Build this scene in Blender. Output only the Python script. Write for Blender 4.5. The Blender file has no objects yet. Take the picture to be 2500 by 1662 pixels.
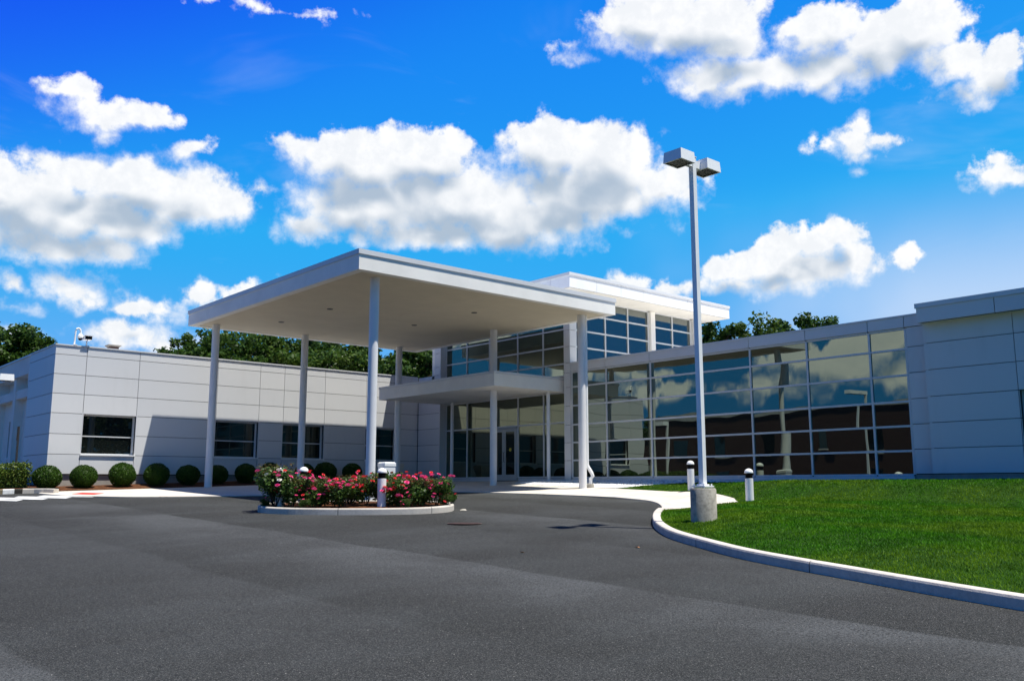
import bpy, math, random
import numpy as np
from mathutils import Vector, Matrix
random.seed(7)
rng = np.random.default_rng(11)
R_ = math.radians
C = bpy.context.scene.collection
SC = bpy.context.scene

# ---------------------------------------------------------------- camera
cam_d = bpy.data.cameras.new('camera')
cam = bpy.data.objects.new('camera', cam_d)
C.objects.link(cam)
cam.location = (0, 0, 0)
cam.rotation_euler = (R_(90 + 9.09), 0, R_(48.86 - 90))
cam_d.sensor_width = 36
cam_d.lens = 31.68
cam_d.clip_start = 0.1
cam_d.clip_end = 3000
SC.camera = cam
SC.view_settings.view_transform = 'Standard'
SC.view_settings.look = 'None'
SC.view_settings.gamma = 1
SC.view_settings.exposure = 0.55

# ---------------------------------------------------------------- sun
SUN_EL = 71.0
SUN_H = Vector((0.50, -0.866, 0)).normalized()
to_sun = Vector((SUN_H.x * math.cos(R_(SUN_EL)), SUN_H.y * math.cos(R_(SUN_EL)), math.sin(R_(SUN_EL))))
sun_d = bpy.data.lights.new('sun', 'SUN')
sun_d.energy = 5.0
sun_d.angle = R_(0.53)
sun_d.color = (1.0, 0.965, 0.88)
sun = bpy.data.objects.new('sun', sun_d)
C.objects.link(sun)
sun.rotation_euler = (-to_sun).to_track_quat('-Z', 'Y').to_euler()
sun.location = (0, 0, 60)

# ---------------------------------------------------------------- world: sky + cumulus clouds
world = bpy.data.worlds.new('World')
SC.world = world
world.use_nodes = True
wt = world.node_tree
wt.nodes.clear()

class NT:
    """small helper to write node networks"""
    def __init__(s, t): s.t = t
    def n(s, typ, **kw):
        nd = s.t.nodes.new(typ)
        for k, v in kw.items(): setattr(nd, k, v)
        return nd
    def link(s, a, b): s.t.links.new(a, b)
    def put(s, sock, v):
        if isinstance(v, bpy.types.NodeSocket): s.link(v, sock)
        else: sock.default_value = v
    def m(s, op, a, b=0.0, c=0.0, clamp=False):
        nd = s.n('ShaderNodeMath', operation=op, use_clamp=clamp)
        s.put(nd.inputs[0], a)
        s.put(nd.inputs[1], b)
        if op in ('SMOOTH_MIN', 'SMOOTH_MAX', 'MULTIPLY_ADD'): s.put(nd.inputs[2], c)
        return nd.outputs[0]
    def v(s, op, a, b=(0, 0, 0), c=(0, 0, 0)):
        nd = s.n('ShaderNodeVectorMath', operation=op)
        s.put(nd.inputs[0], a)
        if op not in ('LENGTH', 'NORMALIZE'): s.put(nd.inputs[1], b)
        if op == 'MULTIPLY_ADD': s.put(nd.inputs[2], c)
        return nd.outputs['Value'] if op in ('LENGTH', 'DOT_PRODUCT') else nd.outputs[0]
    def sep(s, a):
        nd = s.n('ShaderNodeSeparateXYZ'); s.link(a, nd.inputs[0]); return nd.outputs
    def comb(s, x, y, z=0.0):
        nd = s.n('ShaderNodeCombineXYZ')
        for i, q in enumerate((x, y, z)): s.put(nd.inputs[i], q)
        return nd.outputs[0]
    def noise(s, vec, scale, detail=3.0, rough=0.5, dist=0.0):
        nd = s.n('ShaderNodeTexNoise')
        if vec is not None: s.link(vec, nd.inputs['Vector'])
        nd.inputs['Scale'].default_value = scale
        nd.inputs['Detail'].default_value = detail
        nd.inputs['Roughness'].default_value = rough
        nd.inputs['Distortion'].default_value = dist
        return nd
    def smooth(s, x, lo, hi, a=0.0, b=1.0):
        nd = s.n('ShaderNodeMapRange', interpolation_type='SMOOTHSTEP')
        s.put(nd.inputs[0], x)
        for i, q in enumerate((lo, hi, a, b)): s.put(nd.inputs[1 + i], q)
        return nd.outputs[0]
    def mix(s, f, a, b, blend='MIX'):
        nd = s.n('ShaderNodeMix', data_type='RGBA', blend_type=blend)
        s.put(nd.inputs[0], f)
        for sock, q in ((nd.inputs[6], a), (nd.inputs[7], b)):
            if isinstance(q, tuple) and len(q) == 3: q = q + (1,)
            s.put(sock, q)
        return nd.outputs[2]

# cloud lobes on the sky: bearing from the photo's heading (right positive), elevation, half width, half height (degrees)
CLOUDS = [(-11.9, 20.2, 3.0, 1.3), (-9.1, 19.9, 5.3, 2.2), (-5.7, 20.5, 3.1, 2.0), (-13.6, 20.5, 2.0, 0.8), (-9.4, 17.5, 5.3, 2.1), (-3.4, 17.9, 7.1, 2.7), (2.3, 20.9, 3.6, 2.1), (6.3, 20.3, 3.6, 2.4), (4.9, 18.2, 6.5, 2.3), (0.0, 16.6, 6.3, 2.0), (-12.9, 16.0, 2.4, 0.9), (10.0, 18.8, 2.9, 1.4), (-5.1, 15.9, 6.2, 1.1),
 (-28.8, 15.6, 4.4, 2.6), (-26.2, 17.7, 3.0, 1.3), (-23.1, 17.4, 4.1, 1.9), (-20.1, 16.9, 3.4, 1.8), (-24.9, 15.4, 4.7, 1.7), (-27.7, 13.6, 4.9, 1.0), (-24.3, 13.7, 2.1, 0.9), (-30.2, 17.1, 1.9, 0.9),
 (-27.3, 22.3, 1.2, 0.7), (-28.2, 22.0, 0.8, 0.4), (-26.1, 21.3, 2.1, 0.9), (-25.5, 20.6, 1.2, 0.4), (-23.2, 21.4, 1.5, 0.6), (-25.4, 20.0, 0.7, 0.3), (-20.5, 19.8, 1.5, 0.5), (-15.9, 17.8, 0.9, 0.3),
 (8.8, 28.5, 3.5, 1.6), (12.3, 28.0, 4.8, 1.9), (14.5, 26.7, 2.5, 1.3), (13.5, 24.8, 2.5, 1.2), (11.9, 25.1, 1.4, 0.6), (16.6, 24.6, 3.8, 1.3), (14.6, 24.0, 1.9, 0.7), (20.3, 24.4, 3.4, 1.3), (20.2, 26.8, 2.9, 1.6), (23.6, 25.1, 3.2, 2.1), (25.9, 25.9, 2.6, 1.8), (27.7, 23.9, 2.1, 1.4), (29.6, 22.6, 1.8, 1.4), (28.2, 21.8, 1.2, 0.6), (30.8, 23.5, 1.1, 1.3),
 (22.0, 20.1, 1.4, 0.9), (22.2, 21.0, 0.9, 0.7), (23.5, 20.3, 1.1, 0.6), (20.0, 20.1, 1.2, 0.3), (19.0, 20.5, 0.4, 0.4), (22.7, 19.4, 0.9, 0.4), (22.1, 18.4, 0.4, 0.2), (29.2, 17.1, 1.6, 0.8), (28.8, 17.8, 0.8, 0.5), (30.3, 16.8, 1.1, 0.6),
 (19.2, 14.4, 2.8, 1.3), (20.5, 14.8, 1.5, 1.0), (16.8, 13.8, 2.3, 1.3), (18.6, 12.9, 4.3, 1.3), (21.1, 13.2, 1.9, 1.0), (14.4, 13.2, 2.4, 1.2), (13.8, 12.2, 1.9, 0.7), (17.0, 12.2, 2.8, 0.7), (7.6, 12.5, 1.5, 0.8), (10.1, 12.2, 2.1, 0.5),
 (-26.4, 11.2, 2.0, 0.9), (-26.7, 11.7, 1.4, 0.7), (-25.5, 10.8, 1.4, 0.5), (-29.5, 11.3, 0.7, 0.8), (-29.6, 9.8, 1.0, 0.4), (-22.3, 10.2, 1.9, 0.6), (-23.2, 8.7, 2.8, 0.8), (-22.0, 8.3, 2.4, 0.6), (-19.4, 11.5, 1.0, 0.8), (-17.1, 11.8, 1.2, 0.5), (-15.4, 12.3, 0.8, 0.3), (-29.0, 8.3, 0.7, 0.3), (24.3, 13.0, 0.9, 0.6),
 (-16.2, 28.5, 2.5, 0.2), (-14.2, 28.4, 1.0, 0.2), (-21.0, 28.0, 1.6, 0.2), (3.8, 27.2, 1.1, 0.2), (4.6, 26.6, 0.9, 0.2),
 # behind the viewer, seen only in the glass
 (-90.3, 6.7, 1.8, 0.5), (-92.2, 5.7, 2.1, 0.6), (-89.5, 5.8, 1.4, 0.4), (-101.6, 7.4, 4.2, 1.3), (-104.5, 8.4, 2.6, 1.2), (-106.0, 6.4, 2.0, 1.1), (-98.5, 5.9, 2.0, 0.6), (-85.6, 7.3, 2.4, 0.8), (-81.0, 9.0, 3.0, 0.9)]

def cloud_group():
    g = bpy.data.node_groups.new('cloud_field', 'ShaderNodeTree')
    g.interface.new_socket('Pos', in_out='INPUT', socket_type='NodeSocketVector')
    g.interface.new_socket('Dist', in_out='OUTPUT', socket_type='NodeSocketFloat')
    k = NT(g)
    gi = k.n('NodeGroupInput'); go = k.n('NodeGroupOutput')
    cur = None
    for (a, e, ra, re) in CLOUDS:
        gr = 1.22 if re < 0.75 else 1.10 if re < 1.2 else 1.04
        ra, re = ra * gr, re * gr
        # soft distance in degrees-like units: (|q|-1)*small radius
        q = k.v('MULTIPLY_ADD', gi.outputs[0], (1 / ra, 1 / re, 0), (-a / ra, -e / re, 0))
        l = k.v('LENGTH', q)
        d = k.m('MULTIPLY_ADD', l, min(re, 1.6), -min(re, 1.6))
        cur = d if cur is None else k.m('SMOOTH_MIN', cur, d, 0.25)
    k.link(cur, go.inputs[0])
    return g

w = NT(wt)
tc = w.n('ShaderNodeTexCoord')
direc = tc.outputs['Generated']
rot = w.n('ShaderNodeVectorRotate', rotation_type='Z_AXIS')
w.link(direc, rot.inputs['Vector'])
rot.inputs['Angle'].default_value = R_(-48.86)
xyz = w.sep(rot.outputs[0])
az = w.m('MULTIPLY', w.m('ARCTAN2', xyz[1], xyz[0]), -180 / math.pi)
el = w.m('MULTIPLY', w.m('ARCSINE', xyz[2]), 180 / math.pi)
P = w.comb(az, el)
# billowing displacement of the outline
n1 = w.noise(direc, 26, 5.0, 0.58)
n1b = w.noise(direc, 9, 2.0, 0.5)
off = w.v('MULTIPLY', w.v('SUBTRACT', n1.outputs['Color'], (0.5, 0.5, 0.5)), (3.0, 2.2, 0))
off2 = w.v('MULTIPLY', w.v('SUBTRACT', n1b.outputs['Color'], (0.5, 0.5, 0.5)), (2.4, 1.4, 0))
Pw = w.v('ADD', w.v('ADD', P, off), off2)
cg = cloud_group()
def field(vec):
    nd = w.n('ShaderNodeGroup'); nd.node_tree = cg
    w.link(vec, nd.inputs[0]); return nd.outputs[0]
f0 = field(Pw)
n1s = w.noise(direc, 20, 1.5, 0.5)
offs = w.v('MULTIPLY', w.v('SUBTRACT', n1s.outputs['Color'], (0.5, 0.5, 0.5)), (2.6, 2.0, 0))
fu = field(w.v('ADD', w.v('ADD', w.v('ADD', P, offs), off2), (0.6, 1.7, 0)))          # towards the sun's side of the cloud
fine = w.noise(direc, 75, 4.0, 0.62)
vo = w.n('ShaderNodeTexVoronoi', feature='SMOOTH_F1')
w.link(w.v('ADD', direc, w.v('MULTIPLY', n1.outputs['Color'], (0.02, 0.02, 0.02))), vo.inputs['Vector'])
vo.inputs['Scale'].default_value = 42; vo.inputs['Smoothness'].default_value = 0.5
puff = w.m('MULTIPLY_ADD', vo.outputs['Distance'], 0.9, -0.32)
edge = w.m('ADD', f0, w.m('ADD', w.m('MULTIPLY_ADD', fine.outputs['Fac'], 1.0, -0.50), w.m('MULTIPLY', puff, 0.75)))
top = w.smooth(w.m('SUBTRACT', fu, f0), -0.2, 1.2)             # 1 on the sunlit crown of a cloud, 0 along its ragged base
mask = w.smooth(edge, w.m('MULTIPLY_ADD', top, -0.16, 0.36), w.m('MULTIPLY_ADD', top, 0.58, -0.82))
above = w.m('MAXIMUM', w.m('MULTIPLY', w.m('ADD', fu, w.m('MULTIPLY_ADD', n1.outputs['Fac'], 1.1, -0.55)), -1.0), 0.0)
under = w.m('MULTIPLY', w.smooth(w.m('SUBTRACT', f0, fu), -0.9, 1.0), w.smooth(f0, -0.1, -1.1))
shade = w.smooth(w.m('ADD', w.m('ADD', w.m('MULTIPLY', above, 0.55), w.m('MULTIPLY', under, 0.75)), w.m('MULTIPLY', puff, 0.8)), 0.05, 1.35)
relief = w.smooth(w.m('ADD', w.m('MULTIPLY', fine.outputs['Fac'], 0.6), w.m('MULTIPLY', n1.outputs['Fac'], 0.6)), 0.42, 0.74, 0.0, 0.22)
cl_col = w.mix(w.m('MAXIMUM', shade, relief), (1.0, 1.0, 1.0), (0.42, 0.51, 0.62))
# faint high wisps
cir = w.noise(w.v('MULTIPLY', P, (0.05, 0.16, 0.0)), 1.0, 5.0, 0.62, 0.8)
wisp = w.m('MULTIPLY', w.smooth(cir.outputs['Fac'], 0.56, 0.80), 0.13)
mask = w.m('MAXIMUM', mask, wisp)
sky = w.n('ShaderNodeTexSky', sky_type='NISHITA')
sky.sun_disc = False
sky.sun_elevation = R_(SUN_EL)
sky.sun_rotation = math.atan2(SUN_H.x, SUN_H.y)
sky.air_density = 1.0; sky.dust_density = 0.6; sky.ozone_density = 2.0
ch = w.sep(sky.outputs[0])
# the deep, saturated blue of a very clear midday sky
skyc = w.comb(w.m('MINIMUM', w.m('MULTIPLY', w.m('POWER', ch[0], 2.5), 0.038), 0.75),
              w.m('MINIMUM', w.m('MULTIPLY', w.m('POWER', ch[1], 1.6), 0.42), 2.35),
              w.m('MINIMUM', w.m('MULTIPLY', w.m('POWER', ch[2], 0.30), 4.2), 6.2))
# sky dimmed overhead, to the sides and behind to hold down ambient light
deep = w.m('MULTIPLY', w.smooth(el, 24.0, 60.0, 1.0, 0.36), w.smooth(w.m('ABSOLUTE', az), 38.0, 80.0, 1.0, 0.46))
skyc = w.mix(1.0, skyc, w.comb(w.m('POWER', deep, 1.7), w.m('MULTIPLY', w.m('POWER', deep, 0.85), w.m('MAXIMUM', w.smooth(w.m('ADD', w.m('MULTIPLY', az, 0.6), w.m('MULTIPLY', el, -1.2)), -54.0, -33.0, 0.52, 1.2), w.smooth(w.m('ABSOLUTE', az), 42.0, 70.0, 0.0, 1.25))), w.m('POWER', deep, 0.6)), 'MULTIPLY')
# thin veil low in the sky, to the right
veil = w.m('MULTIPLY', w.smooth(w.m('ADD', az, w.m('MULTIPLY_ADD', n1b.outputs['Fac'], 18, -9)), 6.0, 29.0), w.m('MULTIPLY', w.smooth(el, 19.0, 8.0), w.smooth(az, 70.0, 40.0)))
low = w.m('MULTIPLY', w.smooth(el, 14.0, 2.0), w.smooth(w.m('ABSOLUTE', az), 38.0, 70.0, 0.12, 0.0))
hz = w.m('MAXIMUM', w.m('MULTIPLY', veil, 0.85), low)
SKY_S = 0.10
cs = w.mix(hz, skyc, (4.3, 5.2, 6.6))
cloud_lin = w.v('SCALE', cl_col); cloud_lin.node.inputs['Scale'].default_value = 7.2
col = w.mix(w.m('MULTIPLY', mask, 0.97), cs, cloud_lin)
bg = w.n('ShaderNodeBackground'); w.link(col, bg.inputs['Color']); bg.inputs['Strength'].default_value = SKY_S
wo = w.n('ShaderNodeOutputWorld'); w.link(bg.outputs[0], wo.inputs['Surface'])

# ---------------------------------------------------------------- mesh helper
class MB:
    def __init__(s): s.v = []; s.f = []; s.mi = []; s.sm = []
    def add(s, vs, fs, mi=0, smooth=False):
        b = len(s.v); s.v += [tuple(p) for p in vs]
        for f in fs: s.f.append(tuple(b + i for i in f)); s.mi.append(mi); s.sm.append(smooth)
    def box(s, x0, x1, y0, y1, z0, z1, mi=0):
        x0, x1 = min(x0, x1), max(x0, x1); y0, y1 = min(y0, y1), max(y0, y1)
        s.add([(x0, y0, z0), (x1, y0, z0), (x1, y1, z0), (x0, y1, z0), (x0, y0, z1), (x1, y0, z1), (x1, y1, z1), (x0, y1, z1)],
              [(3, 2, 1, 0), (4, 5, 6, 7), (0, 1, 5, 4), (1, 2, 6, 5), (2, 3, 7, 6), (3, 0, 4, 7)], mi)
    def tube(s, pts, rad, n=16, mi=0, cap=True, smooth=True):
        """rings along a polyline; rad a number or a list"""
        pts = [Vector(p) for p in pts]
        if not hasattr(rad, '__len__'): rad = [rad] * len(pts)
        rings = []
        for i, p in enumerate(pts):
            d = (pts[min(i + 1, len(pts) - 1)] - pts[max(i - 1, 0)]).normalized()
            a = Vector((0, 0, 1)) if abs(d.z) < 0.9 else Vector((1, 0, 0))
            u = d.cross(a).normalized(); q = d.cross(u)
            rings.append([p + (u * math.cos(t) + q * math.sin(t)) * rad[i] for t in [2 * math.pi * k / n for k in range(n)]])
        vs = [p for r in rings for p in r]; fs = []
        for i in range(len(pts) - 1):
            for k in range(n):
                a0 = i * n + k; a1 = i * n + (k + 1) % n
                fs.append((a0, a0 + n, a1 + n, a1))
        s.add(vs, fs, mi, smooth)
        if cap:
            b = len(s.v) - len(vs)
            s.f.append(tuple(b + k for k in range(n))); s.mi.append(mi); s.sm.append(False)
            s.f.append(tuple(b + len(vs) - 1 - k for k in range(n))); s.mi.append(mi); s.sm.append(False)
    def lathe(s, prof, n=24, c=(0, 0, 0), mi=0, smooth=True):
        """profile of (r, z) turned about the vertical through c"""
        vs = []; fs = []
        for r, z in prof:
            for k in range(n):
                t = 2 * math.pi * k / n
                vs.append((c[0] + r * math.cos(t), c[1] + r * math.sin(t), c[2] + z))
        for i in range(len(prof) - 1):
            for k in range(n):
                a0 = i * n + k; a1 = i * n + (k + 1) % n
                fs.append((a0, a1, a1 + n, a0 + n))
        s.add(vs, fs, mi, smooth)
        b = len(s.v) - len(vs)
        if prof[0][0] > 1e-4: s.f.append(tuple(b + n - 1 - k for k in range(n))); s.mi.append(mi); s.sm.append(False)
        if prof[-1][0] > 1e-4:
            o = b + (len(prof) - 1) * n
            s.f.append(tuple(o + k for k in range(n))); s.mi.append(mi); s.sm.append(False)
    def build(s, name, mats, parent=None, sharp=35):
        me = bpy.data.meshes.new(name)
        me.from_pydata(s.v, [], s.f)
        if not isinstance(mats, (list, tuple)): mats = [mats]
        for m in mats: me.materials.append(m)
        me.polygons.foreach_set('material_index', s.mi)
        me.polygons.foreach_set('use_smooth', s.sm)
        me.update()
        if any(s.sm): me.set_sharp_from_angle(angle=R_(sharp))
        o = bpy.data.objects.new(name, me); C.objects.link(o)
        if parent: o.parent = parent
        return o

def tag(o, label=None, cat=None, group=None, kind=None):
    if label: o['label'] = label
    if cat: o['category'] = cat
    if group: o['group'] = group
    if kind: o['kind'] = kind
    return o
def empty(name, loc=(0, 0, 0), rz=0.0):
    o = bpy.data.objects.new(name, None); C.objects.link(o)
    o.location = loc; o.rotation_euler = (0, 0, rz); o.empty_display_size = 0.3
    return o
KIDS = {}
def copy_tree(o, parent=None):
    c = o.copy(); C.objects.link(c); c.parent = parent
    for ch in [q for q in C.objects if q.parent == o]: copy_tree(ch, c)
    return c
def np_mesh(name, verts, faces_n, mats, parent=None, mi=None, smooth=False):
    """verts (N,3); every face has faces_n consecutive vertices"""
    N = len(verts); F = N // faces_n
    me = bpy.data.meshes.new(name)
    me.vertices.add(N); me.vertices.foreach_set('co', np.asarray(verts, np.float32).ravel())
    me.loops.add(N); me.loops.foreach_set('vertex_index', np.arange(N, dtype=np.int32))
    me.polygons.add(F); me.polygons.foreach_set('loop_start', np.arange(0, N, faces_n, dtype=np.int32))
    if not isinstance(mats, (list, tuple)): mats = [mats]
    for m in mats: me.materials.append(m)
    if mi is not None: me.polygons.foreach_set('material_index', mi.astype(np.int32))
    me.update(calc_edges=True); me.validate()
    o = bpy.data.objects.new(name, me); C.objects.link(o)
    if parent: o.parent = parent
    return o

# ---------------------------------------------------------------- materials
def material(name):
    m = bpy.data.materials.new(name); m.use_nodes = True
    t = m.node_tree; b = t.nodes['Principled BSDF']
    return m, NT(t), b
def pos(k):
    return k.n('ShaderNodeNewGeometry').outputs['Position']
def simple(name, col, rough=0.6, spec=0.4, vary=0.06, vscale=1.5, bump=0.0, bscale=60, metal=0.0):
    m, k, b = material(name)
    p = pos(k)
    n = k.noise(p, vscale, 4, 0.6)
    hi = tuple(min(1, c * (1 + vary)) for c in col); lo = tuple(c * (1 - vary) for c in col)
    k.link(k.mix(k.smooth(n.outputs['Fac'], 0.3, 0.7), lo, hi), b.inputs['Base Color'])
    b.inputs['Roughness'].default_value = rough
    b.inputs['Specular IOR Level'].default_value = spec
    b.inputs['Metallic'].default_value = metal
    if bump:
        nb = k.noise(p, bscale, 3, 0.6)
        bp = k.n('ShaderNodeBump'); bp.inputs['Strength'].default_value = bump; bp.inputs['Distance'].default_value = 0.02
        k.link(nb.outputs['Fac'], bp.inputs['Height']); k.link(bp.outputs[0], b.inputs['Normal'])
    return m

M = {}
def panel():
    m, k, b = material('white_metal_panel')
    g = k.n('ShaderNodeNewGeometry'); p = g.outputs['Position']
    n = k.noise(k.v('MULTIPLY', p, (1.2, 1.2, 0.25)), 1.6, 5, 0.6)
    c = k.mix(g.outputs['Random Per Island'], (0.635, 0.64, 0.645), (0.685, 0.685, 0.68))
    c = k.mix(k.smooth(n.outputs['Fac'], 0.5, 0.8, 0.0, 0.35), c, (0.56, 0.56, 0.55))
    k.link(c, b.inputs['Base Color'])
    b.inputs['Roughness'].default_value = 0.42; b.inputs['Specular IOR Level'].default_value = 0.4
    n2 = k.noise(p, 2.2, 2, 0.5)
    bp = k.n('ShaderNodeBump'); bp.inputs['Strength'].default_value = 0.08; bp.inputs['Distance'].default_value = 0.02
    k.link(n2.outputs['Fac'], bp.inputs['Height']); k.link(bp.outputs[0], b.inputs['Normal'])
    return m
M['panel'] = panel()
M['stucco'] = simple('white_stucco', (0.87, 0.845, 0.79), 0.85, 0.2, 0.04, 1.2, 0.25, 90)
M['coping'] = simple('coping_metal', (0.66, 0.67, 0.68), 0.4, 0.45, 0.03, 1.0)
M['column'] = simple('column_paint', (0.76, 0.76, 0.76), 0.45, 0.4, 0.03, 2.0)
M['white'] = simple('white_paint', (0.86, 0.86, 0.85), 0.4, 0.45, 0.03, 3)
M['alu'] = simple('mullion_aluminium', (0.60, 0.61, 0.62), 0.35, 0.5, 0.03, 2)
M['joint'] = simple('joint_seal', (0.08, 0.08, 0.085), 0.8, 0.2)
M['found'] = simple('foundation_render', (0.34, 0.32, 0.29), 0.85, 0.2, 0.12, 2.0, 0.2, 40)
M['roofing'] = simple('roof_membrane', (0.78, 0.75, 0.70), 0.9, 0.2, 0.1, 1.0)
M['black'] = simple('black_plastic', (0.008, 0.008, 0.008), 0.75, 0.08)
M['dark'] = simple('dark_metal', (0.03, 0.03, 0.032), 0.5, 0.4)
M['lens'] = simple('smoked_lens', (0.05, 0.045, 0.03), 0.25, 0.5)
M['soffit'] = simple('soffit_warm_shade', (0.70, 0.62, 0.47), 0.85, 0.2, 0.03, 1.2, 0.2, 90)  # canopy stucco toned down and tan: shade and warm bounce in the colour
M['beige'] = simple('beige_resin', (0.72, 0.67, 0.55), 0.5, 0.4, 0.04, 3)
M['vent'] = simple('weathered_steel', (0.09, 0.045, 0.035), 0.6, 0.4, 0.3, 6)
M['interior'] = simple('dark_interior', (0.02, 0.02, 0.02), 0.9, 0.1)

def concrete(name, col, stains=0.25, joints=0.0):
    m, k, b = material(name)
    p = pos(k)
    n = k.noise(p, 1.1, 6, 0.65); n2 = k.noise(p, 14, 5, 0.7)
    f = k.m('ADD', k.m('MULTIPLY', n.outputs['Fac'], 0.6), k.m('MULTIPLY', n2.outputs['Fac'], 0.4))
    lo = tuple(c * (1 - stains) for c in col)
    c = k.mix(k.smooth(f, 0.36, 0.6), lo, col)
    if joints:
        q = k.sep(p)
        jt = k.m('MAXIMUM', *[k.smooth(k.m('ABSOLUTE', k.m('SUBTRACT', k.m('FRACT', k.m('DIVIDE', v, joints)), 0.5)), 0.010, 0.006) for v in (q[0], q[1])])
        c = k.mix(k.m('MULTIPLY', jt, 0.7), c, tuple(x * 0.3 for x in col))
    k.link(c, b.inputs['Base Color'])
    b.inputs['Roughness'].default_value = 0.9; b.inputs['Specular IOR Level'].default_value = 0.2
    bp = k.n('ShaderNodeBump'); bp.inputs['Strength'].default_value = 0.3; bp.inputs['Distance'].default_value = 0.01
    n3 = k.noise(p, 70, 3, 0.6)
    k.link(n3.outputs['Fac'], bp.inputs['Height']); k.link(bp.outputs[0], b.inputs['Normal'])
    return m
M['walk'] = concrete('pale_concrete', (0.60, 0.55, 0.48), 0.14, 1.6)
M['kerb'] = concrete('kerb_concrete', (0.60, 0.55, 0.48), 0.25)
M['pier'] = concrete('pedestal_concrete', (0.42, 0.39, 0.33), 0.5)
M['red'] = simple('red_tactile', (0.62, 0.035, 0.025), 0.7, 0.3, 0.12, 8, 0.4, 60)
M['stripe'] = simple('road_paint', (0.72, 0.72, 0.70), 0.7, 0.3, 0.12, 7)
M['kerb_black'] = simple('kerb_black_paint', (0.03, 0.028, 0.022), 0.6, 0.3, 0.3, 5)
M['kerb_yellow'] = simple('kerb_faded_paint', (0.20, 0.165, 0.10), 0.7, 0.3, 0.3, 5)

def asphalt():
    m, k, b = material('asphalt')
    p = pos(k)
    # big worn lanes: bands stretched along the drive, with blotches
    ps = k.v('MULTIPLY', p, (0.16, 0.42, 0))
    r = k.n('ShaderNodeVectorRotate', rotation_type='Z_AXIS'); k.link(ps, r.inputs[0]); r.inputs['Angle'].default_value = R_(25)
    big = k.noise(r.outputs[0], 1.0, 4, 0.55, 0.4)
    blot = k.noise(p, 0.55, 4, 0.6)
    fine = k.noise(p, 48, 3, 0.75)
    grit = k.n('ShaderNodeTexVoronoi'); k.link(p, grit.inputs['Vector']); grit.inputs['Scale'].default_value = 150
    gs = k.sep(grit.outputs['Color'])
    base = k.mix(k.smooth(big.outputs['Fac'], 0.44, 0.58), (0.0265, 0.0285, 0.026), (0.0395, 0.043, 0.0415))
    # paver passes three metres wide, running past the building: each a touch lighter towards its far edge
    sx = k.sep(p)
    wob = k.noise(p, 0.35, 3, 0.5)
    q = k.m('DIVIDE', k.m('ADD', k.m('ADD', sx[0], -4.95), k.m('MULTIPLY_ADD', wob.outputs['Fac'], 0.5, -0.25)), 3.05)
    fr = k.m('FRACT', q)
    par = k.m('SUBTRACT', 1.0, k.m('MULTIPLY', k.m('FRACT', k.m('MULTIPLY', k.m('FLOOR', q), 0.5)), 1.3))
    edge_ = k.smooth(fr, 0.965, 1.0, 1.0, 0.0)
    lane = k.m('MULTIPLY', k.m('MULTIPLY', k.smooth(fr, 0.0, 0.85), edge_), par)
    fade = k.noise(p, 0.22, 2, 0.5)
    base = k.mix(k.m('MULTIPLY', lane, k.smooth(fade.outputs['Fac'], 0.30, 0.55, 0.35, 1.0)), base, (0.078, 0.083, 0.084))
    base = k.mix(k.smooth(blot.outputs['Fac'], 0.35, 0.7, 0.0, 0.6), base, (0.0255, 0.0262, 0.0235))
    base = k.mix(k.smooth(fine.outputs['Fac'], 0.42, 0.62, 0.0, 0.85), base, (0.011, 0.011, 0.011))
    base = k.mix(k.smooth(gs[0], 0.70, 1.0, 0.0, 0.6), base, (0.15, 0.147, 0.142))
    base = k.mix(k.smooth(gs[1], 0.9990, 0.9995), base, (0.40, 0.39, 0.36))
    k.link(base, b.inputs['Base Color'])
    b.inputs['Roughness'].default_value = 0.9; b.inputs['Specular IOR Level'].default_value = 0.12
    bp = k.n('ShaderNodeBump'); bp.inputs['Strength'].default_value = 0.55; bp.inputs['Distance'].default_value = 0.006
    h = k.m('ADD', grit.outputs['Distance'], fine.outputs['Fac'])
    k.link(h, bp.inputs['Height']); k.link(bp.outputs[0], b.inputs['Normal'])
    return m
M['asphalt'] = asphalt()

def soil(name, a, c, scale=28):
    m, k, b = material(name)
    p = pos(k)
    v = k.n('ShaderNodeTexVoronoi'); k.link(p, v.inputs['Vector']); v.inputs['Scale'].default_value = scale
    cs = k.sep(v.outputs['Color'])
    n = k.noise(p, 5, 4, 0.6)
    k.link(k.mix(k.m('MULTIPLY', cs[0], n.outputs['Fac']), a, c), b.inputs['Base Color'])
    b.inputs['Roughness'].default_value = 0.95; b.inputs['Specular IOR Level'].default_value = 0.1
    bp = k.n('ShaderNodeBump'); bp.inputs['Strength'].default_value = 0.9; bp.inputs['Distance'].default_value = 0.03
    k.link(v.outputs['Distance'], bp.inputs['Height']); k.link(bp.outputs[0], b.inputs['Normal'])
    return m
M['mulch'] = soil('bark_mulch', (0.05, 0.022, 0.012), (0.26, 0.105, 0.045), 30)
M['gravel'] = soil('white_gravel', (0.42, 0.42, 0.42), (0.85, 0.85, 0.84), 24)
M['stone'] = simple('white_stone', (0.78, 0.78, 0.76), 0.8, 0.2, 0.1, 9)
M['turf'] = soil('turf_soil', (0.012, 0.040, 0.003), (0.035, 0.095, 0.006), 40)

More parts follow.
